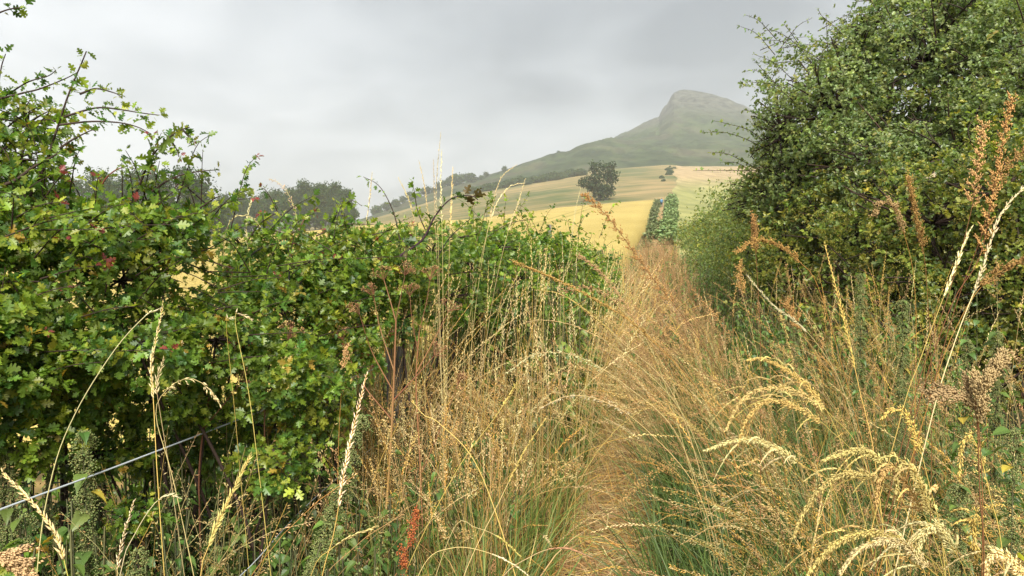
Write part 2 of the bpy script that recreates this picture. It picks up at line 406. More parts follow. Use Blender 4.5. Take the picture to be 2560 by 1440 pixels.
def leaves(acc, tmpl, P, D, Nn, s, col):
    Y = nrm(np.cross(Nn, D)); Zv = np.cross(D, Y)
    i = R.integers(0, len(tmpl), len(P))
    for k in range(len(tmpl)):
        m = i == k
        if m.any(): scatter(acc, *tmpl[k], P[m], D[m], Y[m], Zv[m], s[m], col[m])
def rosettes(acc, tmpl, P, axis, nleaf, size, cols, probs, up=.6, jit=.5, a=.2, out=.65):
    """tufts of leaves at P spreading round axis"""
    n = len(P); rep = R.integers(nleaf[0], nleaf[1] + 1, n); idx = np.repeat(np.arange(n), rep); m = len(idx)
    D = nrm(axis[idx] * .55 + rand_unit(m) * .9 + np.array((0, 0, .05)))
    Nn = nrm(UP * up + axis[idx] * np.array((1, 1, .4)) * out + rand_unit(m) * jit)
    s = size * (.40 + .85 * R.random(m)) * (.7 + .6 * R.random(n))[idx]
    cc = pick(cols, n, probs, a, .05)[idx] * (1 + .12 * R.normal(size=(m, 1)))
    leaves(acc, tmpl, P[idx] + D * .006, D, Nn, s, np.clip(cc, .01, .9))

HAW = [(.110, .180, .022), (.165, .228, .024), (.060, .125, .020), (.250, .275, .032), (.30, .20, .03), (.23, .07, .03)]
HAWP = [.36, .29, .20, .130, .017, .003]
BARK = (.035, .022, .016)
def shoot(accL, accB, pts, size=.03, gap=.022, r0=.0022, cols=HAW, probs=HAWP, bark=BARK, tmpl=LH, n=(2, 4), K=24, skip=.08, redtip=True):
    c = spline(pts, K); ln = np.linalg.norm(np.diff(c, axis=0), axis=1).sum()
    tube(accB, c[None], (r0 * np.linspace(1, .35, K))[None], np.array(bark)[None], 5)
    m = max(3, int(ln / gap)); t = np.linspace(skip, 1, m); ii = t * (K - 1); i0 = np.minimum(ii.astype(int), K - 2)
    P = c[i0] + (c[i0 + 1] - c[i0]) * (ii - i0)[:, None]; T = nrm(c[i0 + 1] - c[i0])
    rosettes(accL, tmpl, P, nrm(T * .5 + rand_unit(m) * .8), n, size, cols, probs)
    if redtip and R.random() < .25:
        rosettes(accL, tmpl, P[-1:], T[-1:], (4, 5), size * .7, [(.20, .045, .04)], None)
        rosettes(accL, tmpl, P[-2:-1], T[-2:-1], (4, 5), size * 1.1, HAW[:2], None)

def blob_sites(b, dens, gap=.46, shell=.35):
    """cluster sites in an ellipsoid: (centre, radii, n)"""
    c, r = np.asarray(b[0], float), np.asarray(b[1], float); n = int(dens)
    d = rand_unit(n * 3); q = (shell + (1 - shell) * R.random(n * 3) ** .6)
    rough = 1 + .55 * (vnoise(d * 2.2 + c * 3.1) - .5) + .25 * R.normal(size=n * 3) * .4
    P = c + d * (q * rough)[:, None] * r
    keep = vnoise(P / (.28 * r.mean()) + 5.5) > gap
    P = P[keep][:n]; return P, nrm((P - c) / r)
def limbs(acc, root, blobs, n_each, r_thick, col):
    for c, r, *_ in blobs:
        c = np.asarray(c, float); r = np.asarray(r, float)
        mid = root * .45 + c * .55 + R.normal(size=3) * .08 * np.linalg.norm(c - root); mid[2] = root[2] * .6 + c[2] * .4
        tube(acc, spline([root, mid, c], 14)[None], (r_thick * np.linspace(1, .45, 14))[None], np.array(col)[None], 6)
        e = c + rand_unit(n_each) * r * (.75 + .35 * R.random((n_each, 1)))
        m = (c + e) / 2 + R.normal(size=(n_each, 3)) * r * .15
        t = np.linspace(0, 1, 8)[None, :, None]
        pp = (1 - t) ** 2 * c + 2 * t * (1 - t) * m[:, None] + t * t * e[:, None]
        tube(acc, pp, np.repeat(r_thick * .42 * np.linspace(1, .25, 8)[None], n_each, 0), vary(col, n_each), 4)

# ------------------------------------------------------------------ far trees
def make_tree(name, h, blobs, nleaf, lsize, cols, seed_root, trunk_r, spiky=0.0, label=None, group=None, cat='tree'):
    """blobs: (x,y,z,rx,ry,rz) relative to the foot, fractions of h"""
    root = thing(name, label, cat, seed_root, group)
    a = Acc(); t = Acc()
    tot = sum(b[3] * b[5] for b in blobs)
    B = [(np.array(b[:3]) * h, np.array(b[3:6]) * h) for b in blobs]
    for (c, r), b in zip(B, blobs):
        n = int(nleaf * b[3] * b[5] / tot)
        P, D = blob_sites((c, r), n, .40, .45)
        if spiky: P[:, 2] += spiky * h * np.maximum(0, R.normal(size=len(P))) * (D[:, 2] > .2)
        m = len(P); rep = 4
        Q = np.repeat(P, rep, 0) + R.normal(size=(m * rep, 3)) * lsize * .55
        leaves(a, LS, Q, rand_unit(m * rep), nrm(UP * .6 + rand_unit(m * rep)), lsize * (.5 + .8 * R.random(m * rep)), pick(cols, m, None, .18, .06)[np.repeat(np.arange(m), rep)])
    tube(t, spline([(0, 0, -.3), (0.01 * h, 0, h * .22), (0, 0.01 * h, h * .5), (.01 * h, 0, h * .8)], 12)[None], (trunk_r * np.linspace(1, .25, 12))[None], np.array((.05, .042, .034))[None], 7)
    limbs(t, np.array((0, 0, h * .2)), B, 5, trunk_r * .4, (.05, .042, .034))
    a.build('crown', MFAR, root); t.build('trunk', MBARK, root)
    return root
DKG = [(.018, .042, .010), (.028, .056, .013), (.040, .066, .016)]
def crown_blobs(k, wide, low=.35):
    o = []
    for i in range(k):
        z = low + (.92 - low) * (i + .5) / k; a = R.random() * 6.28; rr = wide * (1 - .55 * abs(z - .55) / .45) * .75
        o.append((rr * math.cos(a) * .8, rr * math.sin(a) * .8, z, rr * 1.0, rr * 1.0, .17))
    o.append((0, 0, .84, wide * .5, wide * .5, .15)); o.append((0, 0, .5, wide * .7, wide * .7, .25))
    return o
def plant_at(px, d): x = (px - 1280) / F * d; return np.array((x, d, float(terrain(x, d)) - .05))
def tree_for(px, top, d): p = plant_at(px, d); return p, float(at(px, top, d)[2] - p[2])
# the rounded tree that stands over the left of the wood, and the wood itself
p, h = tree_for(470, 412, 130)
make_tree('broadleaf_tree', h, [(-.12, 0, .62, .30, .3, .33), (.14, 0, .55, .27, .3, .30), (0, 0, .78, .28, .28, .2), (.0, 0, .36, .36, .34, .22), (.2, 0, .34, .2, .2, .2), (-.2, 0, .3, .22, .2, .2)], 2100, .42, [(.020, .040, .012), (.030, .052, .016)], p, .32,
          label='large dark rounded tree rising highest behind the left hawthorn hedge')
protos = []
for k, (px, top, d, wide) in enumerate(((250, 425, 150, .34), (120, 455, 160, .36), (610, 482, 250, .32), (700, 478, 255, .34))):
    p, h = tree_for(px, top, d)
    protos.append((make_tree('wood_tree', h, crown_blobs(5, wide, .14), 2600, .36 if d < 200 else .5, DKG, p, .3, .02 if d < 200 else .05,
        label='hazy dark green tree in the wood left beyond the wheat', group='trees in the wood beyond the wheat'), h))
for i, (px, top, d) in enumerate(((20, 478, 155), (180, 448, 165), (330, 428, 145), (390, 430, 158), (285, 470, 138), (75, 500, 140), (545, 500, 150), (500, 455, 165), (-60, 470, 150), (-140, 450, 170))):
    q, hq = protos[i % 2]; c = copy_tree(q); p, h = tree_for(px, top, d); c.location = p; s = h / hq; c.scale = (s, s, s); c.rotation_euler.z = 1.7 * i + .6
for i, (px, top, d) in enumerate(((570, 490, 246), (640, 496, 238), (665, 485, 262), (735, 474, 244), (765, 458, 258), (790, 466, 240), (815, 463, 252), (842, 462, 246), (862, 476, 240), (590, 505, 232), (720, 500, 230), (830, 500, 232), (880, 505, 236), (775, 490, 230))):
    q, hq = protos[2 + i % 2]; c = copy_tree(q); p, h = tree_for(px, top, d); c.location = p; s = h / hq; c.scale = (s * .95, s * .95, s); c.rotation_euler.z = 2.1 * i
# the lone twin-topped tree in the pasture
p, h = tree_for(1497, 402, 199)
lone = [(-.10, 0, .86, .13, .13, .13), (.22, 0, .83, .17, .16, .16), (-.02, 0, .64, .20, .2, .12), (.28, 0, .58, .20, .2, .17), (-.30, 0, .46, .24, .2, .16), (-.12, 0, .38, .24, .2, .15), (.10, 0, .20, .22, .2, .17), (.22, 0, .28, .17, .2, .14), (.0, 0, .28, .18, .2, .18)]
make_tree('oak_tree', h, lone, 900, .55, [(.022, .040, .014), (.03, .05, .018)], p, .35, label='lone dark tree with two tops in the tan pasture above the wheat')
# small trees on the skyline and the scrub bank of the hill
hill_protos = []
for k, (px, top, d, wide) in enumerate(((1155, 437, 560, .62), (1262, 417, 580, .5))):
    p = plant_at(px, d); h = float(at(px, top, d)[2] - p[2]); h = max(h, 3.2)
    hill_protos.append((make_tree('hill_tree', h, crown_blobs(4, wide, .15), 260, .75, DKG, p, .2, label='small hazy tree on the lower skyline of the hill', group='small trees on the hill skyline'), h))
for i, (px, hh, d) in enumerate(((1130, 7.0, 560), (1143, 7.5, 555), (1168, 7.0, 565), (1178, 6, 560), (1192, 4, 572), (1205, 3.6, 575), (1115, 5.5, 550), (1100, 5, 548), (1085, 5, 540), (1068, 5.5, 535), (1050, 4.5, 530), (1030, 5.5, 525), (1008, 5, 520), (990, 5, 515), (968, 6, 500), (945, 6, 495), (1395, 2.2, 588), (1215, 3.4, 580))):
    q, hq = hill_protos[i % 2]; c = copy_tree(q); c.location = plant_at(px, d); s = hh / hq; c.scale = (s * 1.15, s * 1.15, s); c.rotation_euler.z = 1.3 * i
def far_shrub(name, r, h, n, ls, loc, cols, label, group):
    root = thing(name, label, 'shrub', loc, group); a = Acc(); t = Acc()
    B = [((0, 0, h * .52), (r * .8, r * .8, h * .5)), ((r * .45, .3 * r, h * .36), (r * .6, r * .6, h * .36)), ((-r * .4, -.3 * r, h * .3), (r * .6, r * .6, h * .34)), ((.2 * r, -.5 * r, h * .62), (r * .4, r * .4, h * .3))]
    for b in B:
        P, D = blob_sites(b, n // 3, .46, .5); m = len(P); rep = 3
        Q = np.repeat(P, rep, 0) + R.normal(size=(m * rep, 3)) * ls * .5
        leaves(a, LS, Q, rand_unit(m * rep), nrm(UP + rand_unit(m * rep) * .8), ls * (.6 + .7 * R.random(m * rep)), pick(cols, m, None, .15, .05)[np.repeat(np.arange(m), rep)])
    limbs(t, np.zeros(3), [(np.array(b[0]), np.array(b[1])) for b in B], 4, r * .05, (.05, .04, .03))
    a.build('foliage', MFAR, root); t.build('stem', MBARK, root); return root
sp = far_shrub('hedgerow_shrub', .92, 2.3, 420, .34, plant_at(1670, 64), [(.14, .205, .075), (.18, .24, .09)], 'round green shrub in the hedgerow right of the far path', 'shrubs right of the far path')
for i, d in enumerate((44, 49, 66, 78, 88, 101, 116, 128, 143, 158, 170)):
    c = copy_tree(sp); r = max(.5, .62 + .0032 * (d - 64)) * (1 + .12 * (i % 3 - 1)); x = (1689 - 1280) / F * d - r; c.location = (x, d, float(terrain(x, d)) - .1); s = (r / .92); c.scale = (s, s * 1.15, (.50 + .0042 * (d - 64)) * (.78 + .5 * R.random())); c.rotation_euler.z = i * 1.9
x = (1689 - 1280) / F * 56 - .6; sp.scale = (.65, .7, .5); sp.location = (x, 56, float(terrain(x, 56)) - .1)
sp2 = far_shrub('path_shrub', .62, 1.5, 260, .28, plant_at(1630, 58), [(.15, .19, .08), (.18, .20, .09)], 'low grey green shrub between the wheat and the far path', 'low shrubs left of the far path')
for i, d in enumerate((42, 50, 66, 76, 85, 97, 110, 121, 137, 150, 166)):
    c = copy_tree(sp2); x = (edge_px(d) - 1280) / F * d + .62; c.location = (x, d, float(terrain(x, d)) - .05); s = (.62 + .0035 * (d - 64)) * (.9 + .25 * R.random()); c.scale = (s, s * 1.2, s * .62); c.rotation_euler.z = i * 2.3
x = float((edge_px(58) - 1280) / F * 58 + .6); sp2.scale = (.65, .8, .4); sp2.location = (x, 58, float(terrain(x, 58)) - .05)
sp3 = far_shrub('gorse_scrub', 3.2, 3.4, 900, .6, plant_at(1300, 400), [(.040, .070, .026), (.055, .085, .030)], 'dark scrub bush in the band across the pasture', 'dark scrub below the hill')
k = 0
for px in np.arange(1190, 1455, 12):
    for j in range(2):
        c = copy_tree(sp3); d = 385 - 18 * j + R.normal() * 4; c.location = plant_at(px + R.normal() * 5, d - max(0, (1300 - px)) * .12); s = .75 + .4 * R.random(); c.scale = (s, s, s * .8); c.rotation_euler.z = R.random() * 6; k += 1
for (px, d) in ((1673, 372), (1668, 350), (1664, 330), (1660, 306), (1675, 392), (1671, 362), (1656, 285), (1655, 262)):
    c = copy_tree(sp3); c.location = plant_at(px + 5 * R.normal(), d + 4 * R.normal()); s = .16 + .16 * R.random(); c.scale = (s, s * 1.5, s * (.8 + .5 * R.random())); c.rotation_euler.z = R.random() * 6
    c['label'] = 'grey scrub bush on the field boundary climbing to the hill'; c['group'] = 'scrub along the field boundary'
# a walker in blue on the far path
def walker(px, d):
    p = plant_at(px, d)
    root = thing('person', 'person in a blue coat walking away on the far path between the shrubs', 'person', p)
    me = bpy.data.meshes.new('body')
    J = {'hip': (0, 0, .95), 'ch': (0, 0, 1.25), 'nk': (0, 0, 1.47), 'hd': (0, .02, 1.60), 'tp': (0, .02, 1.74), 'sl': (-.19, 0, 1.40), 'el': (-.25, -.06, 1.12), 'wl': (-.24, .06, .90), 'hl': (-.23, .10, .80),
         'sr': (.19, 0, 1.40), 'er': (.25, .04, 1.12), 'wr': (.24, .16, .92), 'hr': (.23, .20, .83), 'kl': (-.10, .10, .50), 'al': (-.10, .06, .08), 'tl': (-.10, .20, .04), 'kr': (.10, .02, .50), 'ar': (.10, -.18, .10), 'tr': (.10, -.08, .03)}
    rr = {'hip': .15, 'ch': .17, 'nk': .06, 'hd': .10, 'tp': .07, 'sl': .07, 'sr': .07, 'el': .05, 'er': .05, 'wl': .035, 'wr': .035, 'hl': .03, 'hr': .03, 'kl': .075, 'kr': .075, 'al': .05, 'ar': .05, 'tl': .04, 'tr': .04}
    kk = list(J); E = [('hip', 'ch'), ('ch', 'nk'), ('nk', 'hd'), ('hd', 'tp'), ('ch', 'sl'), ('sl', 'el'), ('el', 'wl'), ('wl', 'hl'), ('ch', 'sr'), ('sr', 'er'), ('er', 'wr'), ('wr', 'hr'), ('hip', 'kl'), ('kl', 'al'), ('al', 'tl'), ('hip', 'kr'), ('kr', 'ar'), ('ar', 'tr')]
    me.from_pydata([J[q] for q in kk], [(kk.index(a), kk.index(b)) for a, b in E], [])
    o = bpy.data.objects.new('body', me); COL.objects.link(o); o.parent = root
    sk = o.modifiers.new('skin', 'SKIN'); o.modifiers.new('smooth', 'SUBSURF').levels = 1
    for v, q in zip(me.skin_vertices[0].data, kk): v.radius = (rr[q], rr[q]); v.use_root = q == 'hip'
    m, t, pb = new_mat('walker_clothes'); tcn = t.nodes.new('ShaderNodeTexCoord'); s = t.nodes.new('ShaderNodeSeparateXYZ'); t.links.new(tcn.outputs['Object'], s.inputs[0])
    r = t.nodes.new('ShaderNodeValToRGB'); r.color_ramp.interpolation = 'CONSTANT'; t.links.new(s.outputs[2], r.inputs[0])
    mr = t.nodes.new('ShaderNodeMapRange'); mr.inputs[2].default_value = 2; t.links.new(s.outputs[2], mr.inputs[0]); t.links.new(mr.outputs[0], r.inputs[0])
    els = r.color_ramp.elements; els[0].color = (.03, .03, .035, 1); els[1].position = .43; els[1].color = (.04, .13, .23, 1)
    e2 = els.new(.75); e2.color = (.10, .07, .05, 1)
    t.links.new(r.outputs[0], pb.inputs['Base Color']); me.materials.append(m)
walker(1652, 142)

# ------------------------------------------------------------------ the tall hedge on the right
def sprays(n, x0, x1, y0, y1, d0, d1, up=.5, ln=(.10, .26), **k):
    o = []
    for i in range(n):
        u = R.random(); px = x0 + (x1 - x0) * u; py = y0 + (y1 - y0) * R.random(); d = d0 + (d1 - d0) * u
        a = R.normal() * .7 + (1.57 if up > 1 else .8); l = (ln[0] + (ln[1] - ln[0]) * R.random()) * F / d
        dx, dy = math.cos(a) * l * (1 if R.random() < .6 else -1), -abs(math.sin(a)) * l * min(up, 1) ; dd = -.12 * R.random()
        o.append(([(px, py, d), (px + dx * .55, py + dy * .7, d + dd * .6), (px + dx, py + dy * (.85 + .2 * R.random()), d + dd)], dict(dict(size=.024, gap=.018, r0=.0022, K=12, n=(1, 3)), **k)))
    return o
def bush(name, label, cat, base, blobs, ncl, leafn, size, tmpl, cols, probs, shoots=(), rt=.03, nl=5, gap=.40, limb=True, group=None, bark=BARK, shell=.45):
    root = thing(name, label, cat, base, group); a = Acc(); t = Acc(); B = []
    tot = sum(b[1][0] * b[1][2] for b in blobs)
    for b in blobs:
        wt = b[2] if len(b) > 2 else 1.0
        P, D = blob_sites(b, ncl * wt * b[1][0] * b[1][2] / tot, gap, shell)
        # clump-wide differences in the colour of the foliage
        rosettes(a, tmpl, P, D, leafn, size, cols, probs)
        B.append((b[0], b[1]))
    if limb: limbs(t, np.asarray(base, float), B, nl, rt, bark)
    for s in shoots:
        pts = at(*np.array(s[0], float).T) if s[1].get('px', True) else np.array(s[0])
        kw = {k: v for k, v in s[1].items() if k != 'px'}
        shoot(a, t, pts, **kw)
    a.build('foliage', MLEAF, root, base, False); t.build('branches', MBARK, root, base)
    return root
def B(px, py, d, rpx, rpy, ry, wgt=1.0):
    s = d / F
    return (at(px, py, d), np.array((rpx * s, ry, rpy * s)), wgt)
RH = [(.165, .215, .070), (.205, .250, .085), (.115, .165, .055), (.24, .28, .07), (.27, .255, .06)]
RHP = [.34, .28, .24, .10, .04]
RHY = [(.120, .165, .030), (.175, .205, .034), (.23, .225, .036), (.30, .28, .045), (.08, .12, .026)]
RHYP = [.30, .28, .20, .08, .14]
def rs(pts, d, **k):
    k.setdefault('cols', RH); k.setdefault('probs', RHP)
    return ([(x, y, d) for x, y in pts], dict(size=.036, gap=.05, r0=.007, tmpl=LS, n=(3, 5), redtip=False, K=18, skip=.05, **k))
shs = [rs([(2160, 330), (2040, 270), (1950, 215), (1870, 205), (1862, 200)], 8.3), rs([(2150, 260), (2050, 150), (1960, 105), (1905, 100)], 8.4),
       rs([(2200, 200), (2110, 90), (2055, 40), (2045, 22)], 8.2), rs([(2280, 160), (2210, 60), (2180, 5), (2165, -10)], 7.9), rs([(2060, 420), (1960, 340), (1890, 285), (1860, 275)], 8.6),
       rs([(2000, 430), (1900, 365), (1830, 335), (1785, 330), (1755, 332)], 8.8), rs([(1960, 400), (1880, 330), (1820, 310), (1785, 302)], 9), rs([(1990, 470), (1890, 420), (1820, 385), (1780, 382)], 9),
       rs([(2080, 330), (1980, 250), (1900, 180), (1866, 178)], 8.4), rs([(2080, 230), (2000, 120), (1930, 75), (1890, 95)], 8.7), rs([(1990, 500), (1900, 450), (1850, 410), (1805, 405)], 9.2),
       rs([(2350, 120), (2300, 30), (2290, -30)], 7.6), rs([(2120, 200), (2090, 100), (2120, 40), (2130, 20)], 8.5), rs([(2040, 180), (1990, 100), (1960, 60)], 8.6), rs([(1990, 260), (1930, 200), (1885, 150)], 8.6)]
shs = shs + sprays(46, 1900, 2260, 330, 60, 8.7, 8.2, ln=(.35, .95), cols=RH, probs=RHP, size=.034, gap=.045, tmpl=LS, redtip=False, r0=.005) + sprays(26, 1880, 2050, 380, 540, 8.9, 8.6, ln=(.3, .8), cols=RH, probs=RHP, size=.034, gap=.045, tmpl=LS, redtip=False, r0=.005)
bush('hawthorn_tree', 'tall hazy green hawthorn at right with thorny sprays against the sky', 'tree', (3.5, 8.6, .1),
     [B(2090, 270, 8.4, 175, 165, 1.0), B(2320, 170, 8.2, 250, 210, 1.1), B(2570, 200, 7.6, 270, 260, 1.2), B(2250, 430, 7.6, 230, 200, .9), B(2010, 460, 8.8, 140, 140, .9), B(1960, 330, 8.8, 80, 100, .7, .6), B(1930, 500, 9.6, 110, 90, .7, .8), B(2450, 420, 7.2, 240, 200, .9), B(2160, 130, 8.6, 120, 80, .8, .7), B(2380, 10, 8.5, 210, 110, .9)],
     36000, (4, 6), .036, LS, RH, RHP, shs, .045, 60, .45)
bush('hawthorn_bush', 'yellowish green hawthorn bush thick with unripe berries, lower right of the hedge', 'bush', (3.2, 6.4, 0),
     [B(2330, 560, 6.6, 240, 170, .8), B(2520, 480, 6.0, 190, 200, .8), B(2130, 600, 7.6, 190, 170, .8), B(2400, 730, 6.2, 260, 170, .7), B(2560, 700, 5.8, 200, 200, .8), B(2180, 740, 7.0, 220, 150, .7), B(1990, 660, 8.6, 170, 150, .8), B(2600, 880, 5.6, 180, 160, .7), B(2300, 860, 6.2, 260, 120, .6), B(2880, 450, 5.4, 260, 280, .8, .6), B(2900, 820, 5.0, 260, 200, .7, .5), B(3250, 600, 4.6, 300, 380, .8, .4)],
     20000, (4, 6), .038, LS, RHY, RHYP, [rs([(2330, 560), (2250, 480), (2210, 430), (2200, 400)], 6.6, cols=RHY, probs=RHYP), rs([(2230, 560), (2160, 490), (2110, 450)], 7, cols=RHY, probs=RHYP), rs([(2450, 400), (2420, 330), (2440, 290)], 6.2, cols=RHY, probs=RHYP)], .035, 40, .45)
a_ = Acc()
b0 = [B(2330, 580, 6.55, 260, 170, .82), B(2520, 490, 5.95, 190, 190, .8), B(2400, 720, 6.15, 260, 150, .72), B(2130, 610, 7.55, 180, 120, .8)]
for b in b0:                                                     # bunches of unripe haws
    P, D = blob_sites(b, 260, .5, .95); P = np.repeat(P, 6, 0) + R.normal(size=(len(P) * 6, 3)) * .022
    spikelets(a_, P, rand_unit(len(P)), np.full(len(P), .013), np.full(len(P), .0055), pick([(.26, .25, .04), (.34, .27, .05)], len(P)))
hb = [o for o in bpy.data.objects if o.name.startswith('hawthorn_bush')][0]
o = a_.build('berries', MLEAF, hb, hb.location); 
far_h = [(1900, 550, 11.5, 150, 130, .9), (1880, 580, 14, 115, 135, 1.0), (1830, 600, 18, 98, 120, 1.1), (1792, 606, 24, 78, 96, 1.2), (1760, 608, 31, 62, 74, 1.3), (1736, 608, 40, 46, 60, 1.5), (1720, 606, 52, 32, 46, 2.0), (1708, 602, 66, 20, 32, 3), (2000, 600, 10.5, 130, 130, .9), (1930, 640, 13, 130, 100, .9), (1850, 660, 17, 100, 70, 1.0)]
for i, q in enumerate(far_h):
    d = q[2]; lab = ('clipped-looking sunlit green hedge bush narrowing along the right of the path')
    b = B(*q)
    root = bush('hedge_bush', ['first', 'second', 'third', 'fourth', 'fifth', 'sixth', 'seventh', 'farthest', 'grassy-footed', 'low', 'low'][i] and 'yellow green bush of the hedge running away right of the path', 'bush',
         (float(b[0][0]), d, float(terrain(b[0][0], d))), [b, (b[0] - np.array((0, 0, b[1][2] * .55)), b[1] * np.array((.9, 1, .8)), .8)], int(3600 if d < 30 else 2200), (3, 5), .036 + max(0, d - 14) * .0016, LS, RHY if i % 2 else RH[:3] + RHY[:2], None, (), .02, 10, .36, group='bushes of the receding right hedge')

# ------------------------------------------------------------------ hawthorn hedge on the left
def ls(pts, d, **k):
    pp = [(q[0], q[1], q[2] if len(q) > 2 else d) for q in pts]
    kw = dict(size=.026, gap=.017, r0=.0032); kw.update(k); return (pp, kw)
shA = [ls([(60, 520), (110, 420), (140, 330), (168, 245), (190, 190), (205, 155), (216, 128)], 1.95, r0=.0045, size=.024),
       ls([(0, 247), (60, 232), (100, 222), (160, 198), (192, 182)], 2.0, size=.018), ls([(-30, 260), (20, 235), (70, 205), (120, 190), (140, 175)], 2.05, size=.02),
       ls([(160, 292), (240, 270), (300, 274), (350, 282), (398, 288)], 1.95, size=.021), ls([(150, 312), (230, 304), (300, 307), (345, 318), (378, 335)], 1.9, size=.022),
       ls([(150, 370), (180, 350), (228, 326), (240, 330)], 1.9, size=.025), ls([(-10, 300), (-5, 220), (4, 165), (14, 135)], 1.9, size=.022), ls([(-60, 60), (-20, 40), (20, 24), (62, 18)], 1.9, size=.024),
       ls([(200, 235), (240, 222), (285, 232), (300, 240)], 1.95, size=.02), ls([(-40, 475), (30, 455), (80, 420), (125, 395), (150, 380)], 1.9, r0=.006), ls([(40, 420), (70, 340), (60, 280), (75, 250)], 2.0), ls([(0, 380), (60, 330), (110, 300), (150, 305)], 2.05),
       ls([(-30, 360), (40, 300), (90, 270), (130, 250)], 2.1)]
bush('hawthorn_bush', 'tall lobed-leaf hawthorn at the far left with a red-tipped shoot against the sky', 'bush', (-1.75, 2.15, 0),
     [B(20, 400, 2.05, 140, 65, .2, .55), B(70, 310, 2.1, 100, 60, .15, .35), B(-60, 500, 2.0, 160, 130, .25, .8), B(90, 600, 2.05, 170, 90, .25, 1.0), B(-20, 700, 1.95, 110, 160, .25), B(160, 850, 1.95, 180, 75, .2, 1.0), B(10, 900, 1.75, 150, 150, .18, .9), B(30, 1080, 1.85, 170, 100, .14, .8), B(-100, 850, 1.7, 160, 260, .2, .9)],
     4300, (4, 7), .0255, LH, HAW, HAWP, shA + sprays(26, 0, 220, 540, 960, 1.75, 1.9) + sprays(8, 0, 200, 480, 540, 1.9, 2.0, 2), .008, 20, .50)
shB = [ls([(300, 560), (345, 470), (372, 405), (398, 368), (425, 342), (452, 325), (474, 318)], 2.1, r0=.0045, size=.029), ls([(380, 478), (430, 446), (490, 430), (548, 424)], 2.1, size=.025), ls([(250, 480), (260, 452), (288, 426), (318, 416)], 2.15, bark=(.16, .05, .03), size=.022),
       ls([(420, 340), (440, 370), (448, 392)], 2.1), ls([(455, 322), (470, 340), (480, 356)], 2.1, size=.022), ls([(330, 553), (425, 545), (490, 533), (520, 540)], 2.1, size=.026), ls([(120, 520), (150, 475), (165, 455)], 2.0), ls([(60, 545), (85, 520), (140, 500)], 1.95),
       ls([(430, 620), (500, 628), (540, 612), (572, 594)], 2.25, size=.026), ls([(470, 660), (560, 690), (640, 690), (700, 690)], 2.4, size=.026), ls([(400, 500), (395, 460), (385, 430)], 2.1), ls([(500, 520), (530, 500), (548, 490)], 2.15), ls([(450, 610), (510, 640), (548, 662), (575, 676)], 2.4, n=(1, 2), bark=(.02, .015, .012)),
       ls([(590, 680), (615, 650), (650, 622), (692, 608)], 2.6, n=(0, 1), bark=(.015, .012, .012), r0=.004, redtip=False)]
bush('hawthorn_bush', 'bright green hawthorn left of centre whose dark shoot crosses the rounded tree', 'bush', (-1.15, 2.4, 0),
     [B(290, 585, 2.1, 190, 75, .25, 1.0), B(420, 545, 2.2, 90, 40, .2, .6), B(420, 625, 2.2, 80, 50, .25, .8), B(300, 700, 2.1, 130, 80, .25, 1.0), B(340, 860, 2.0, 200, 95, .22, 1.0), B(540, 850, 2.3, 150, 100, .25, .9), B(380, 1000, 2.2, 200, 90, .15, .9), B(520, 780, 2.4, 120, 50, .2, .6), B(330, 1290, 1.9, 70, 40, .06, .9), B(160, 1000, 2.0, 160, 75, .15, .8), B(520, 1060, 2.55, 110, 65, .14, .7), B(60, 1385, 1.6, 40, 30, .06, .5), B(430, 1150, 2.42, 130, 60, .12, .8), B(250, 1130, 2.12, 120, 50, .12, .7), B(680, 1180, 2.2, 60, 40, .1, .8)],
     4600, (4, 7), .0245, LH, HAW, HAWP, shB + sprays(34, 220, 600, 560, 1000, 1.85, 2.25) + sprays(16, 220, 580, 500, 580, 2.0, 2.3, 2), .008, 20, .50)
shC = [ls([(720, 590), (700, 545), (682, 505), (665, 476), (655, 470)], 2.8, size=.022), ls([(740, 620), (750, 570), (768, 540), (795, 518)], 2.8, bark=(.12, .05, .04), size=.024), ls([(835, 640), (835, 570), (845, 525), (880, 502), (905, 515)], 3.0, size=.026), ls([(790, 590), (850, 566), (890, 560), (935, 562)], 3.0, n=(1, 3)),
       ls([(1000, 600), (985, 535), (962, 485), (940, 458), (908, 442)], 3.2, n=(2, 3), size=.024, gap=.03), ls([(700, 690), (760, 650), (810, 625), (860, 600)], 2.7, n=(1, 3)), ls([(620, 600), (650, 560), (690, 535), (720, 545)], 2.7), ls([(560, 600), (600, 570), (640, 555)], 2.6), ls([(880, 640), (900, 600), (960, 580), (1040, 560)], 3.0, n=(1, 3)), ls([(890, 700), (900, 660), (930, 625), (1000, 605)], 3.0, n=(1, 2), bark=(.02, .015, .015)),
       ls([(722, 700), (724, 650), (720, 612)], 2.6, n=(0, 2), bark=(.015, .012, .012))]
bush('hawthorn_bush', 'sprawling hawthorn in the middle of the left hedge with a thin bare-tipped arching shoot', 'bush', (-.95, 2.95, 0),
     [B(760, 685, 2.9, 170, 80, .3, 1.3), B(600, 610, 2.7, 70, 35, .2, .7), B(720, 590, 2.8, 50, 35, .2, .5), B(870, 610, 3.1, 90, 45, .25, .8), B(920, 680, 3.2, 150, 75, .3), B(700, 760, 2.7, 150, 110, .3, 1.1), B(860, 800, 3.0, 140, 110, .3), B(700, 940, 2.35, 160, 110, .22, .9), B(860, 900, 2.8, 100, 80, .2, .5), B(640, 1060, 2.75, 120, 65, .15, .8), B(790, 1030, 2.5, 110, 80, .2, .7), B(700, 1160, 2.15, 120, 60, .15, .7)],
     4700, (4, 7), .025, LH, HAW, HAWP, shC + sprays(30, 600, 960, 620, 960, 2.3, 2.9) + sprays(16, 600, 1000, 590, 640, 2.6, 3.2, 2), .008, 20, .50)
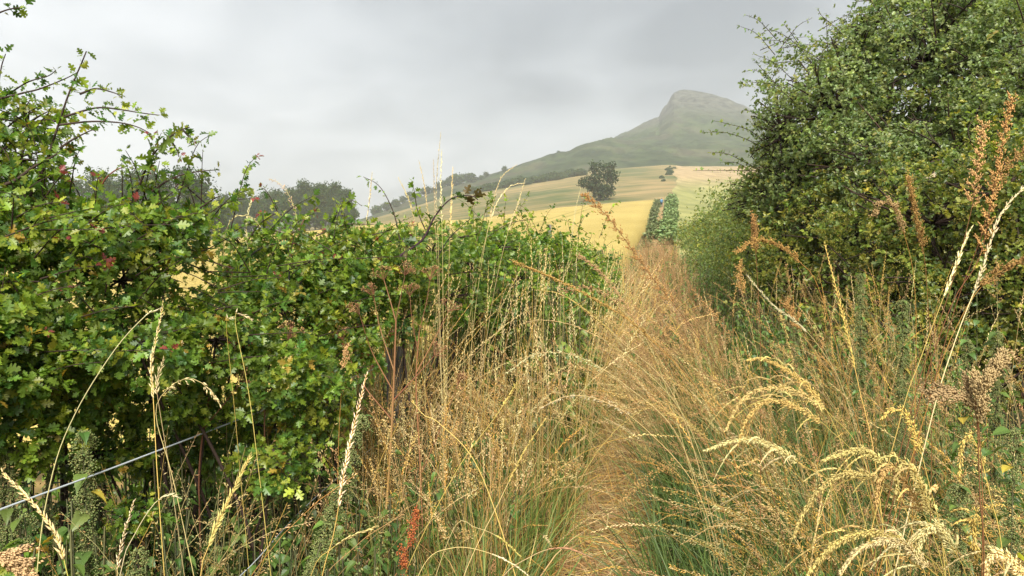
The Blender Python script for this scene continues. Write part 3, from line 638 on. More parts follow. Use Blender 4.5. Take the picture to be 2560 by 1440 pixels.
shD = [ls([(1000, 640), (1055, 600), (1085, 545), (1112, 510), (1140, 492), (1180, 490), (1195, 500)], 3.0, r0=.0055, size=.038, gap=.03, n=(2, 4), bark=(.03, .015, .02), cols=[(.05, .10, .02), (.08, .15, .025), (.10, .08, .03)], probs=[.5, .4, .1]), ls([(1070, 590), (1045, 530), (1036, 480), (1030, 452)], 3.2, size=.024, n=(2, 4)),
       ls([(1090, 650), (1120, 600), (1160, 560), (1180, 545)], 3.3, n=(0, 1), bark=(.018, .013, .013), redtip=False), ls([(1180, 640), (1205, 560), (1215, 520), (1222, 500)], 3.6, bark=(.10, .07, .03), size=.026), ls([(1210, 600), (1270, 560), (1330, 548)], 4.2), ls([(1100, 690), (1180, 680), (1240, 690), (1290, 700)], 3.6)]
bush('bramble_bush', 'bramble and hawthorn tangle at the centre with a dark arching cane and broad leaves', 'bush', (-.5, 3.6, 0),
     [B(1080, 630, 3.6, 120, 50, .3), B(1000, 605, 3.4, 100, 35, .25, .6), B(1140, 595, 4.0, 110, 38, .3, .7), B(1010, 700, 3.4, 120, 75, .3), B(1180, 660, 4.1, 110, 60, .3), B(1120, 740, 3.8, 130, 60, .3, .6), B(1240, 620, 4.6, 90, 55, .3, .9), B(1300, 700, 4.6, 70, 60, .25, .6), B(1000, 800, 3.4, 100, 80, .25, .35)],
     2300, (4, 6), .028, LH, HAW[:3] + [(.13, .19, .05)], [.3, .3, .2, .2], shD, .009, 14)
bush('hawthorn_bush', 'low leafy hawthorn in the dip of the left hedge against the wheat', 'bush', (.15, 6.0, .1),
     [B(1330, 640, 5.6, 100, 60, .4), B(1235, 632, 5.0, 90, 65, .35), B(1430, 660, 6.6, 90, 55, .5), B(1385, 610, 6.2, 40, 30, .3, .5), B(1300, 760, 5.0, 120, 70, .3), B(1430, 740, 6.0, 110, 60, .4, .7), B(1190, 780, 4.4, 100, 90, .3, .8), B(1500, 690, 7.8, 60, 45, .5, .5)],
     3600, (4, 6), .032, LS, HAW[:3] + [(.22, .27, .05)], [.35, .3, .2, .15], [ls([(1380, 660), (1400, 600), (1392, 570)], 6, size=.03, gap=.04, tmpl=LS), ls([(1440, 660), (1470, 610), (1480, 585)], 6.6, size=.03, gap=.04, tmpl=LS), ls([(1290, 660), (1320, 590), (1340, 565)], 5.4, size=.03, gap=.04, tmpl=LS)] + sprays(34, 1130, 1520, 575, 640, 4.4, 7.2, 2, ln=(.12, .42), size=.032, gap=.035, tmpl=LS, redtip=False), .009, 14)
# ------------------------------------------------------------------ fence: grey posts and two strands of wire
def fx(y): return -1.29 + .2 * y
def post(px, top, d, r, label):
    p = plant_at(px, d); h = float(at(px, top, d)[2] - p[2]); root = thing('fence_post', label, 'fence post', p, 'posts of the wire fence')
    a = Acc(); K = 16; zz_ = np.linspace(-.2, h, K); c = np.stack([.012 * np.sin(zz_ * 3), .01 * np.cos(zz_ * 4), zz_], -1)
    c = np.concatenate([c, c[-1:] + [[0, 0, .004]]]); rr = np.r_[r * (1 + .06 * R.normal(size=K)), .002]
    tube(a, c[None], rr[None], vary((.26, .24, .21), 1), 9); a.build('shaft', MPOST, root)
    return p, h
MPOST = ground_mat('weathered_wood', lambda t, nz, rp, mix: rp(nz(14, 6, (6, 6, .5)), [(.3, (.035, .03, .024)), (.7, (.20, .185, .16))]))
p1, h1 = post(985, 868, 3.6, .045, 'split grey fence post behind the dead brown umbel stalks')
p2, h2 = post(1376, 562, 7.6, .018, 'dark weathered fence post top standing against the yellow wheat')
MWIRE, t_, pb = new_mat('galvanised_wire'); pb.inputs['Base Color'].default_value = (.5, .54, .58, 1); pb.inputs['Metallic'].default_value = .35; pb.inputs['Roughness'].default_value = .4
for k, (pts, lab) in enumerate((([(-260, 1375, 1.25), (0, 1274, 1.47), (300, 1163, 1.85), (640, 1033, 2.5), (930, 925, 3.55), (985, 905, 3.62)], 'taut grey upper fence wire crossing the nettles at lower left'),
                                ([(430, 1540, 1.75), (600, 1440, 2.0), (760, 1270, 2.5), (930, 1120, 3.4), (985, 1080, 3.6)], 'lower fence wire glimpsed low behind the leaning nettle'))):
    a = Acc(); pts = at(*np.array(pts, float).T); c = spline(pts, 30); tube(a, c[None], np.full((1, 30), .0025 if k == 0 else .0014), np.array((.4, .4, .4))[None], 6)
    root = thing('fence_wire', lab, 'wire', c[-1]); a.build('strand', MWIRE, root, c[-1])

# ------------------------------------------------------------------ nettles
NETG = [(.075, .140, .030), (.100, .170, .034), (.135, .200, .042)]
TAS = [(.19, .215, .070), (.24, .255, .09), (.14, .175, .055)]
def nettle(name, label, base, top, tall_bend=0.0, dens=1.0, leafy=1.0, tass=1.0, yellow=True, group=None):
    base = np.asarray(base, float); top = np.asarray(top, float); root = thing(name, label, 'nettle', base, group)
    S = Acc(); Lf = Acc(); T = Acc(); H = np.linalg.norm(top - base)
    mid = (base + top) / 2 + np.array((tall_bend, 0, 0)); c = spline([base, mid, top], 40)
    tube(S, c[None], (.0038 * np.linspace(1, .35, 40))[None], np.array((.075, .075, .035))[None], 5)
    nn = int(H / .052); t = np.linspace(.12, 1, nn)
    for j, tt in enumerate(t):
        i = min(int(tt * 39), 38); P = c[i] + (c[i + 1] - c[i]) * (tt * 39 - i); ax = nrm(c[i + 1] - c[i]); az = j * 1.57 + .3
        size = (.070 * (1 - tt * .66) + .014) * leafy
        for s in (0, 1, 2, 3):
            a = az + s * math.pi / 2 + R.normal() * .2; rd = np.array((math.cos(a), math.sin(a), 0))
            if s in (0, 2) and (R.random() < .8):
                d = nrm(rd + UP * (.1 - .35 * R.random())); pet = P + d * size * .3
                tube(S, np.stack([P, (P + pet) / 2 + UP * .003, pet])[None], np.full((1, 3), .0011), np.array((.09, .11, .04))[None], 3)
                y = yellow and R.random() < .04
                leaves(Lf, LN, pet[None], d[None], nrm(UP * .8 + rd * .5 + R.normal(size=3) * .2)[None], np.array([size * (.8 + .4 * R.random())]), pick([(.42, .34, .05)] if y else NETG, 1))
            if tt > .22 and R.random() < .95 * tass:
                # a hanging, branching tassel of tiny seeds
                for q in range(2):
                    ln = (.06 + .045 * R.random()) * (1.2 - .75 * tt); m = int(40 * dens); u = np.sort(R.random(m))
                    sp_ = rd * .75 + np.array((-rd[1], rd[0], 0)) * R.normal() * .5
                    pt = P + sp_ * (ln * .62 * np.sqrt(u))[:, None] - UP * (ln * u ** 1.6)[:, None] + R.normal(size=(m, 3)) * .0045 * (.3 + u[:, None])
                    spikelets(T, pt, nrm(rand_unit(m) - UP * .5), .0055 * (.7 + .6 * R.random(m)), np.full(m, .0021), pick(TAS, m, None, .18))
    S.build('stem', MBARK, root, base); Lf.build('foliage', MLEAF, root, base, False)
    if T.V: T.build('seed_tassels', MGRASS, root, base)
    return root
def nettle_px(pb_, pt_, label, **k):
    b = at(*pb_); g = float(terrain(b[0], b[1])); tp = at(*pt_)
    if b[2] > g: b = b + (b - tp) / (tp[2] - b[2]) * (b[2] - g)
    b[2] = g - .02
    return nettle('stinging_nettle', label, b, tp, **k)
nettle_px((225, 1440, 1.75), (205, 1080, 1.75), 'tall nettle hung with green tassels crossed by the wire at lower left', dens=1.5)
nettle_px((740, 1440, 1.95), (905, 1040, 2.05), 'dark nettle leaning right with thick hanging tassels, lower left of centre', tall_bend=.04, dens=1.6, leafy=.7)
nettle_px((15, 1440, 1.8), (25, 1125, 1.8), 'nettle at the left edge under the hawthorn with drooping leaves', dens=1.2)
nettle_px((330, 1460, 1.6), (345, 1375, 1.6), 'short nettle top poking up at the bottom beside pale grass', dens=1.2)
nettle_px((745, 1200, 2.9), (738, 885, 2.9), 'upright nettle with grey green tassels left of the dead stalks')
nettle_px((540, 1440, 2.1), (545, 1280, 2.1), 'nettle behind the pale yellow grass spike at lower left')
nettle_px((255, 1000, 2.15), (262, 855, 2.15), 'nettle tip standing in front of the left hawthorn leaves', dens=1.2)
nettle_px((110, 1400, 2.0), (135, 1130, 2.0), 'leafy nettle between the left edge and the wire nettle', tass=.5, leafy=1.2)
nettle_px((660, 1400, 2.3), (675, 1150, 2.3), 'nettle under the bright green hawthorn sprig', tass=.5)
nettle_px((1215, 950, 4.3), (1214, 715, 4.3), 'slim dark tasselled nettle among pale grass right of the stalks', leafy=.6)
nettle_px((2150, 900, 3.3), (2152, 685, 3.3), 'tasselled nettle before the right hedge, left one of the pair', leafy=.7, dens=1.2)
nettle_px((2255, 960, 3.1), (2257, 752, 3.1), 'tasselled nettle before the right hedge, nearer one of the pair', leafy=.6, dens=1.4)
nettle_px((2405, 1440, 1.9), (2395, 1215, 1.9), 'small green nettle behind the drooping golden grass', dens=1.2, leafy=.8)
nettle_px((2530, 1300, 1.95), (2535, 1075, 1.95), 'leafy green nettle at the right edge', tass=.6, leafy=1.1)
nettle_px((2415, 1000, 2.8), (2420, 850, 2.8), 'dark nettle behind the blurred brown seed head')
nettle_px((1985, 950, 4.2), (1990, 790, 4.2), 'nettle at the foot of the right hedge, mid way', leafy=.8)
nettle_px((2490, 1000, 3.0), (2495, 830, 3.0), 'dark nettle in the hedge foot near the right edge')
nettle_px((80, 1440, 1.65), (60, 1290, 1.65), 'low nettle in the bottom left corner', tass=.7)
nettle_px((440, 1440, 2.2), (425, 1190, 2.2), 'dark nettle in the shade below the wire', tass=.6)
# a bed of nettles and leafy weeds behind the grass, and leafy undergrowth below the hedges
S = Acc(); Lf = Acc(); T = Acc()
def leafy_bed(n, pts, hr, size, cols, tass=.0, bend=.25):
    base = pts; h = hr[0] + (hr[1] - hr[0]) * R.random(n); az = R.random(n) * 6.28
    c = bend_curve(base, az, h, np.zeros(n), bend * R.random(n), 1.5, 8); tube(S, c, .003 * np.ones((n, 8)), vary((.08, .08, .035), n), 3)
    m = 18; t = .2 + .8 * R.random((n, m)); ii = t * 7; i = np.minimum(ii.astype(int), 6); k = np.arange(n)[:, None]
    P = (c[k, i] + (c[k, i + 1] - c[k, i]) * (ii - i)[..., None]).reshape(-1, 3); a = R.random(n * m) * 6.28
    D = nrm(np.stack([np.cos(a), np.sin(a), -.5 * R.random(n * m)], -1)); s = (size * (1.15 - .6 * t) * (.7 + .5 * R.random((n, m)))).ravel()
    leaves(Lf, LN, P + D * .008, D, nrm(UP * .8 + D * .4 + R.normal(size=(n * m, 3)) * .25), s, np.repeat(pick(cols, n), m, 0) * (1 + .15 * R.normal(size=(n * m, 1))))
    if tass:
        q = 5; P = np.repeat(P[::3], q, 0); u = R.random(len(P)); P = P - UP * (u * .05)[:, None] + R.normal(size=P.shape) * .012
        spikelets(T, P, nrm(rand_unit(len(P)) - UP), np.full(len(P), .016), np.full(len(P), .0038), pick(TAS, len(P)))
def zone(n, s0, s1, y0, y1):
    y = y0 * (y1 / y0) ** R.random(n); x = -.25 + .2 * y + s0 + (s1 - s0) * R.random(n)
    return np.stack([x, y, terrain(x, y) - .02], -1)
leafy_bed(900, zone(900, -1.5, -.25, 4.2, 12), (.7, 1.5), .085, [(.095, .165, .032), (.125, .195, .038), (.17, .22, .045)], 0)
leafy_bed(760, zone(760, -1.75, -.95, 1.4, 5), (.35, 1.0), .058, NETG, .8)
leafy_bed(420, zone(420, -1.0, -.5, 1.7, 4.5), (.3, .8), .06, NETG, .6)
leafy_bed(170, zone(170, 1.5, 2.3, 2.6, 6), (.4, .9), .06, NETG, .8); leafy_bed(420, zone(420, 1.0, 2.2, 5.5, 16), (.5, 1.1), .07, NETG, .6)
leafy_bed(160, zone(160, .5, 1.3, 2.0, 5), (.2, .55), .055, NETG, .3)
leafy_bed(300, zone(300, 1.7, 2.6, 5, 30), (.5, 1.3), .08, NETG + [(.08, .10, .02)], 0)
Y_ = 1.1 + 4.6 * R.random(620); leafy_bed(620, np.stack([fx(Y_) - .25 - 1.1 * R.random(620), Y_, np.zeros(620) - .02], -1), (.35, 1.0), .055, HAW[:3], 0)
# ------------------------------------------------------------------ grasses
PALE = (.54, .42, .19); GOLD = (.50, .31, .07); BRN = (.34, .215, .085); RED = (.20, .09, .035); ORG = (.38, .195, .05); GRN = (.120, .170, .036); DGR = (.060, .095, .024); OLV = (.22, .22, .055); CKPALE = (.46, .30, .105)
def heads(acc, c, kind, hf, M, ls, cols, spread=1.0, probs=None):
    """seed heads on the last part of the stems c (n,K,3)"""
    n, K, _ = c.shape; t = np.broadcast_to(1 - hf * np.linspace(1, 0, M)[None], (n, M)).copy()
    if kind != 'spike': t = 1 - hf * R.random((n, M))
    ii = t * (K - 1); i = np.clip(ii.astype(int), 0, K - 2); k = np.arange(n)[:, None]
    T = nrm(c[k, i + 1] - c[k, i]); P = c[k, i] + (c[k, i + 1] - c[k, i]) * (ii - i)[..., None]
    col = pick(cols, n, probs, .14, .05)
    side = nrm(np.cross(T, rand_unit(n)[:, None])); u = (1 - t) / hf
    if kind == 'spike':
        sg = np.where(np.arange(M) % 2, 1, -1)[None, :, None]
        D = nrm(T + side * sg * .32 * spread + R.normal(size=P.shape) * .14); l = ls * (.8 + .7 * R.random((n, M))) * (1.05 - .45 * (1 - u) ** 3); wd = l * .115
    elif kind == 'panicle':
        a = rand_unit(n * M).reshape(n, M, 3); br = nrm(a - (a * T).sum(-1, keepdims=True) * T + T * .9 - UP * .25)
        ln = ls * 2.2 * spread * R.random((n, M)) * np.clip(u * 1.4 + .15, 0, 1)
        P = P + br * ln[..., None] - UP * (ln ** 2 * 6)[..., None]; D = nrm(br + T * .4 - UP * .35 + R.normal(size=P.shape) * .15)
        l = ls * (.7 + .9 * R.random((n, M))); wd = l * .115
    else:     # cocksfoot: dense one-sided lumps
        nl = int(np.clip(hf * np.linalg.norm(np.diff(c[0], axis=0), axis=1).sum() / .013, 6, 26)); tl = 1 - hf * np.linspace(1, 0, nl)[None] ** 1.2 * np.ones((n, 1)) ; j = R.integers(0, nl, (n, M)); tj = tl[k, j]
        ii = tj * (K - 1); i = np.clip(ii.astype(int), 0, K - 2); T = nrm(c[k, i + 1] - c[k, i]); P = c[k, i] + (c[k, i + 1] - c[k, i]) * (ii - i)[..., None]
        sd = nrm(np.cross(T, rand_unit(n)[:, None])); uj = (1 - tj) / hf
        off = (.0035 + .022 * spread * uj ** 1.5 * (.4 + .8 * R.random((n, nl)))[k, j]); br = nrm(T * 1.3 + sd * np.where(j % 2, 1, -.6)[..., None])
        v = R.normal(size=P.shape); P = P + br * off[..., None] + v * .0030 * (.5 + .5 * spread) * ls / .007 + br * (R.normal(size=(n, M)) * .010)[..., None]
        D = nrm(br * 1.3 + T * .6 + v * .3); l = ls * (.8 + .5 * R.random((n, M))); wd = l * .27
    cc = np.repeat(col, M, 0) * (1 + .16 * R.normal(size=(n * M, 1)))
    spikelets(acc, P.reshape(-1, 3), D.reshape(-1, 3), l.ravel(), wd.ravel(), np.clip(cc, .01, .9))
def mixcol(a, b, K, p=1.0):
    t = (np.linspace(0, 1, K) ** p)[None, :, None]; return a[:, None] * (1 - t) + b[:, None] * t
def stems(acc, base, hr, az, th0, th1, r, c0, c1, K=10, p=1.6):
    n = len(base); h = hr[0] + (hr[1] - hr[0]) * R.random(n)
    c = bend_curve(base, az[0] + az[1] * R.normal(size=n), h, np.abs(th0[0] + th0[1] * R.normal(size=n)), th1[0] + th1[1] * R.normal(size=n), p, K)
    tube(acc, c, r * np.linspace(1, .45, K)[None] * (.8 + .4 * R.random((n, 1))), mixcol(pick(c0, n), pick(c1, n), K), 3)
    return c
def blades(acc, base, hr, az, th0, th1, wd, c0, c1, K=8, p=1.5):
    n = len(base); h = hr[0] + (hr[1] - hr[0]) * R.random(n); a = az[0] + az[1] * R.normal(size=n) if az else R.random(n) * 6.283
    c = bend_curve(base, a, h, np.abs(th0[0] + th0[1] * R.normal(size=n)), th1[0] + th1[1] * R.normal(size=n), p, K, .5)
    t = np.linspace(0, 1, K)[None]; wv = wd * (.6 + .8 * R.random((n, 1))) * np.clip((1 - t) * 2.2, .04, 1) * (.6 + .4 * np.minimum(1, t * 4))
    b = a + R.normal(size=n) * .7; sd = np.stack([np.cos(b), -np.sin(b), .2 * R.normal(size=n)], -1)
    ribbon(acc, c, wv, sd, mixcol(pick(c0, n), pick(c1, n), K, 1.3))
W = -math.pi / 2        # azimuth of a lean to the left
def clumped(n, s0, s1, y0, y1, g=.45, sc_=.35):
    b = zone(n * 2, s0, s1, y0, y1); k = vnoise(b / sc_ + 3.3) > g; return b[k][:n]
DS = Acc(); DB = Acc(); DH = Acc(); GB = Acc()
# left verge: brown and straw stems with dead blades, between the fence and the path
b = np.concatenate([clumped(700, -1.05, -.30, 2.3, 5), clumped(450, -1.05, -.12, 5, 9)]); R.shuffle(b); c = stems(DS, b, (.55, 1.1), (W + .6, 1.6), (.08, .12), (.6, .6), .0016, [RED, ORG, OLV, BRN], [PALE, GOLD, BRN])
heads(DH, c[:420], 'spike', .17, 20, .0145, [PALE, GOLD]); heads(DH, c[420:760], 'panicle', .22, 26, .0105, [PALE, BRN, GOLD]); heads(DH, c[760:], 'cock', .13, 50, .0075, [BRN, (.44, .28, .10), PALE])
blades(DB, clumped(1500, -1.1, -.25, 2.1, 8, .5), (.25, .75), None, (.10, .14), (1.1, .7), .0056, [ORG, GOLD, OLV, RED], [PALE, GOLD, ORG, BRN])
blades(DB, clumped(1400, -.85, -.22, 2.3, 7, .5), (.2, .5), None, (.2, .2), (1.6, .7), .0045, [ORG, GOLD, RED], [PALE, GOLD, ORG])
blades(GB, clumped(5200, -1.15, -.22, 2.1, 9, .33), (.25, .8), None, (.12, .14), (.9, .6), .0062, [DGR, GRN], [GRN, OLV, GRN])
leafy_bed(150, zone(150, -.95, -.25, 2.6, 7), (.3, .75), .055, NETG, .5)
b = clumped(260, -.6, .7, 3.0, 6.5); c = stems(DS, b, (.9, 1.3), (W, .35), (.25, .12), (1.25, .3), .0017, [OLV, ORG, BRN], [PALE, CKPALE], 14); heads(DH, c[:120], 'cock', .22, 90, .008, [CKPALE, BRN, PALE]); heads(DH, c[120:], 'panicle', .25, 44, .011, [PALE, CKPALE])
# beside the path on the right: leaning straw over green tufts, orange litter and curled dead leaves
b = np.concatenate([clumped(330, .55, 1.9, 2.4, 5, .5), clumped(280, .1, 1.0, 4.4, 10, .5)]); R.shuffle(b)
c = stems(DS, b, (.65, 1.2), (W, .9), (.16, .16), (.95, .5), .0017, [OLV, ORG, GRN, BRN], [PALE, GOLD, BRN, PALE])
heads(DH, c[:260], 'spike', .16, 20, .0145, [PALE, GOLD]); heads(DH, c[260:400], 'panicle', .24, 34, .0105, [PALE, GOLD, BRN]); heads(DH, c[400:], 'cock', .15, 64, .0078, [BRN, (.45, .30, .13), CKPALE])
blades(DB, clumped(1500, .8, 2.2, 1.7, 5, .45), (.25, .65), None, (.2, .25), (1.7, .8), .0070, [ORG, (.5, .27, .06), OLV], [GOLD, ORG, PALE])
blades(DB, clumped(1300, .45, 2.1, 1.9, 8, .5), (.3, .8), None, (.15, .2), (1.2, .9), .0048, [ORG, GOLD, OLV], [PALE, GOLD, ORG])
blades(GB, clumped(3600, .28, 1.8, 2.0, 7.5, .36), (.35, .9), (W, 1.3), (.12, .16), (1.2, .6), .0060, [DGR, GRN], [GRN, DGR, (.08, .125, .034)])
blades(GB, zone(2300, .26, 1.15, 2.5, 5.0), (.25, .75), None, (.18, .2), (1.5, .8), .0060, [DGR, (.05, .085, .028)], [(.080, .130, .035), GRN])
# straw beyond: the path is lost under leaning brown grass
b = zone(1900, -.35, .95, 6.5, 34); c = stems(DS, b, (.55, 1.15), (W, 1.1), (.2, .2), (1.1, .7), .0028, [ORG, RED, RED, BRN], [BRN, (.40, .27, .12), (.32, .19, .08)], 8)
heads(DH, c[:1600], 'panicle', .3, 16, .022, [(.33, .19, .08), (.38, .24, .11), BRN], 1.0); heads(DH, c[1600:], 'spike', .2, 14, .026, [PALE, (.5, .38, .2)])
blades(DB, zone(2000, -.5, 1.1, 7, 34), (.3, .85), None, (.12, .16), (.9, .6), .008, [ORG, RED, BRN], [BRN, (.30, .16, .07), (.40, .25, .11)], 6); leafy_bed(260, zone(260, -.7, 1.4, 6.5, 26), (.4, .95), .075, NETG, .4); blades(GB, zone(900, -.7, 1.3, 6, 26), (.4, .9), None, (.12, .14), (.9, .6), .010, [DGR, GRN], [GRN, OLV])
b = clumped(420, -1.3, .2, 5.5, 12); c = stems(DS, b, (1.0, 1.5), (.5, 1.6), (.05, .08), (.5, .4), .0017, [OLV, BRN], [PALE, GOLD]); heads(DH, c, 'spike', .15, 16, .016, [PALE, GOLD])
# pale grass standing in the hedge bottom on the left and along the fence
b = clumped(260, -1.3, -.95, 3.0, 5.0); c = stems(DS, b, (1.1, 1.62), (.6, 1.2), (.05, .06), (.45, .35), .0015, [GOLD, OLV, ORG], [PALE, GOLD]); heads(DH, c, 'spike', .16, 22, .013, [PALE, GOLD])
b = clumped(150, -1.35, -.8, 1.7, 3.2); c = stems(DS, b, (.7, 1.15), (.6, 1.6), (.08, .1), (.8, .4), .0013, [RED, OLV], [PALE, GOLD, BRN]); heads(DH, c, 'panicle', .2, 22, .009, [PALE, BRN])
b = clumped(330, -1.05, -.1, 3.1, 7.5); c = stems(DS, b, (1.05, 1.65), (.4, 1.5), (.05, .09), (.5, .5), .0017, [GOLD, OLV, PALE], [PALE, GOLD]); heads(DH, c[:200], 'spike', .17, 22, .016, [PALE, (.58, .47, .23)]); heads(DH, c[200:], 'panicle', .18, 26, .010, [PALE])
b = clumped(100, .4, 1.35, 2.5, 4.8, .5); c = stems(DS, b, (.9, 1.55), (W, .75), (.28, .22), (1.25, .5), .0016, [RED, ORG, OLV], [PALE, CKPALE, BRN], 14); heads(DH, c[:60], 'cock', .24, 150, .0074, [CKPALE, (.50, .35, .12), BRN]); heads(DH, c[60:], 'spike', .2, 30, .0135, [PALE, CKPALE])
# golden grass of the near right
b = clumped(420, .75, 2.1, 1.5, 2.7, .4); c = stems(DS, b, (.6, 1.05), (W, .6), (.22, .15), (1.35, .4), .0013, [OLV, GOLD, ORG], [GOLD, PALE, GOLD], 12); heads(DH, c[:310], 'panicle', .34, 70, .0095, [GOLD, (.58, .43, .15), PALE]); heads(DH, c[310:], 'cock', .15, 60, .007, [BRN])
blades(DB, clumped(900, .7, 2.2, 1.5, 2.6, .4), (.3, .8), (W, 1.4), (.2, .2), (1.3, .6), .0045, [ORG, GOLD], [GOLD, PALE])
# hedge foot on the right
b = clumped(170, 1.25, 2.2, 3.0, 9); c = stems(DS, b, (1.0, 1.55), (W, 1.6), (.08, .10), (.6, .5), .0016, [OLV, RED, ORG], [PALE, GOLD, BRN]); heads(DH, c[:90], 'spike', .18, 24, .015, [PALE, GOLD]); heads(DH, c[90:], 'cock', .15, 80, .0075, [BRN, CKPALE])
b = clumped(420, 1.5, 2.35, 3.2, 12); c = stems(DS, b, (.7, 1.35), (W, 1.0), (.1, .1), (.8, .5), .0015, [OLV, BRN], [PALE, GOLD]); heads(DH, c, 'panicle', .2, 22, .010, [PALE, GOLD, BRN])
root = S.build('undergrowth', MBARK); tag(root, kind='stuff')
Lf.build('foliage', MLEAF, root, None, False); T.build('seed_tassels', MGRASS, root)
tall = DS.build('tall_grass', MSTRAW); tag(tall, kind='stuff')
DB.build('dry_blades', MSTRAW, tall, None, False); DH.build('seed_heads', MSTRAW, tall)
tag(GB.build('green_grass', MGRASS, None, None, False), kind='stuff')
# trodden straw on the path
TS = Acc(); n = 9500; y = 1.9 * (9 / 1.9) ** R.random(n); q_ = R.random(n); x = -.25 + .2 * y + np.where(q_ < .5, .02 + .23 * R.normal(size=n), -1.0 + 3.2 * R.random(n)); z = terrain(x, y) + .012 + .09 * R.random(n) ** 2 * (1 + (q_ > .5))
az = R.random(n) * 6.283; th = np.full(n, 1.5) + .12 * R.normal(size=n)
c = bend_curve(np.stack([x, y, z], -1), az, .10 + .22 * R.random(n), th, th + .25 * R.normal(size=n), 1, 5)
sd = np.stack([np.cos(az), -np.sin(az), .3 * R.normal(size=n)], -1); ribbon(TS, c, .0032 * (.6 + .8 * R.random((n, 1))) * np.ones((1, 5)), sd, pick([PALE, GOLD, (.36, .25, .11), (.24, .14, .055)], n))
tag(TS.build('trodden_straw', MSTRAW, None, None, False), kind='stuff')
yy = np.r_[np.linspace(1.2, 34, 120), np.geomspace(35, 172, 60)]; ff = np.linspace(-1, 1, 9); Y, Fv = np.meshgrid(yy, ff, indexing='ij'); X = np.interp(Y, [1, 34, 45, 60, 110, 172], [-.05, 6.55, 8.75, (1640 - 1280) / F * 60, (1650 - 1280) / F * 110, (1654 - 1280) / F * 172]) + (.26 + .0012 * np.maximum(Y - 34, 0)) * Fv * (1 + .25 * fbm(Y, Fv, .8))
sheet('path', X, Y, terrain(X, Y) + .006 - .0 * np.abs(Fv), ground_mat('path_soil', lambda t, nz, rp, mix: rp(nz(16, 6, (1, 1, 1)), [(.35, (.10, .065, .028)), (.65, (.33, .225, .10))])), kind='structure')
# ------------------------------------------------------------------ single grasses that stand out
def hero(label, pts, d, kind='spike', hf=.3, M=40, ls=.013, col=PALE, stem=GOLD, r=.0013, spread=1.0, side=0, name='grass_stem', root_dx=0.0, stem0=None):
    """a stem through picture points given at distance d (or each its own), rooted in the ground, with its seed head"""
    P = at(*np.array([(q[0], q[1], q[2] if len(q) > 2 else d) for q in pts], float).T)
    g = float(terrain(P[0, 0], P[0, 1])); v = nrm(P[0] - P[1])
    if P[0, 2] > g + .03:
        k = P[0, 2] - g; b = P[0] + np.array((np.clip(v[0] / max(-v[2], .5), -.5, .5) * k * .5 + root_dx, .05 * k, -k)); 
        q = (P[0] + b) / 2 + np.array(((P[0, 0] - b[0]) * -.12, 0, 0)); P = np.concatenate([[b], [q], P])
    full = np.linalg.norm(np.diff(P, axis=0), axis=1).sum(); c = spline(P, 60)
    root = thing(name, label, 'grass', c[0]); S = Acc(); H = Acc()
    c0 = pick([stem0 or stem], 1); tube(S, c[None], (r * np.linspace(1.15, .5, 60))[None], mixcol(c0, pick([stem], 1), 60), 5)
    hl = hf * np.linalg.norm(np.diff(at(*np.array([(q[0], q[1], q[2] if len(q) > 2 else d) for q in pts], float).T), axis=0), axis=1).sum() / full
    heads(H, c[None], kind, hl, M, ls, [col], spread)
    for k in range(side):                                      # side branches carrying their own spikelets
        f = 1 - hl * (.25 + .75 * (k + R.random()) / side); i = int(f * 59); T = nrm(c[min(i + 1, 59)] - c[i - 1]); a = nrm(np.cross(T, rand_unit(1)[0])); l = hl * full * (.28 + .25 * R.random())
        tt = np.linspace(0, 1, 14)[:, None]; cc = c[i] + (T * .8 + a * .55) * l * tt - UP * (l * .55 * tt ** 2.2)
        tube(S, cc[None], np.full((1, 14), r * .4), pick([stem], 1), 3); heads(H, cc[None], 'spike' if kind != 'cock' else 'cock', .75, max(10, M // 4), ls * .9, [col], spread * .6)
    S.build('stalk', MSTRAW, root, c[0]); H.build('seed_head', MSTRAW, root, c[0]); return root
CK = (.37, .215, .068); CKP = (.44, .285, .125); YL = (.54, .41, .11); PL = (.62, .53, .30)
# right-hand side, standing in front of the tall hedge
hero('tall brown cocksfoot reaching highest at the right edge before the hedge', [(2300, 1000), (2380, 760), (2450, 640), (2490, 440), (2528, 250)], 1.9, 'cock', .50, 891, .0062, CK, RED, .0016, .75)
hero('brown cocksfoot spike just left of the tallest one at right', [(2290, 980), (2370, 740), (2425, 540), (2440, 440), (2460, 318)], 1.95, 'cock', .30, 594, .0062, CKP, RED, .0015, .7)
hero('brown cocksfoot pointing out to the right edge below the tallest', [(2370, 830), (2450, 600), (2500, 440), (2575, 362)], 1.95, 'cock', .30, 540, .0062, CK, RED, .0014, .7)
hero('brown cocksfoot leaning level off the right edge above the pale spikes', [(2330, 980), (2400, 800), (2470, 700), (2575, 640)], 1.85, 'cock', .35, 594, .0062, CK, ORG, .0014, 1.3)
hero('pale bleached spike at right, left of the long pale pair', [(2250, 1050), (2300, 900), (2360, 740), (2426, 572)], 1.8, 'spike', .36, 52, .017, PL, YL, .0017)
hero('long pale bleached spike curving up to the right edge', [(2320, 1080), (2385, 860), (2450, 690), (2500, 540), (2565, 462)], 1.75, 'spike', .45, 60, .016, PL, PL, .0017)
hero('slim yellow spike standing alone before the hedge right of centre', [(2190, 1170), (2150, 980), (2110, 800), (2062, 612)], 1.9, 'spike', .55, 66, .013, YL, YL, .0016)
hero('pale spike leaning left to a point above the brown clump', [(2120, 1010), (2050, 870), (1985, 800), (1935, 765), (1868, 690)], 2.2, 'spike', .5, 56, .014, PL, PALE, .0013)
hero('lumpy brown cocksfoot head upright before the hedge right of centre', [(2330, 1000), (2320, 760), (2308, 620), (2290, 540), (2272, 452)], 2.2, 'cock', .34, 810, .0062, CK, RED, .0014, 1.25)
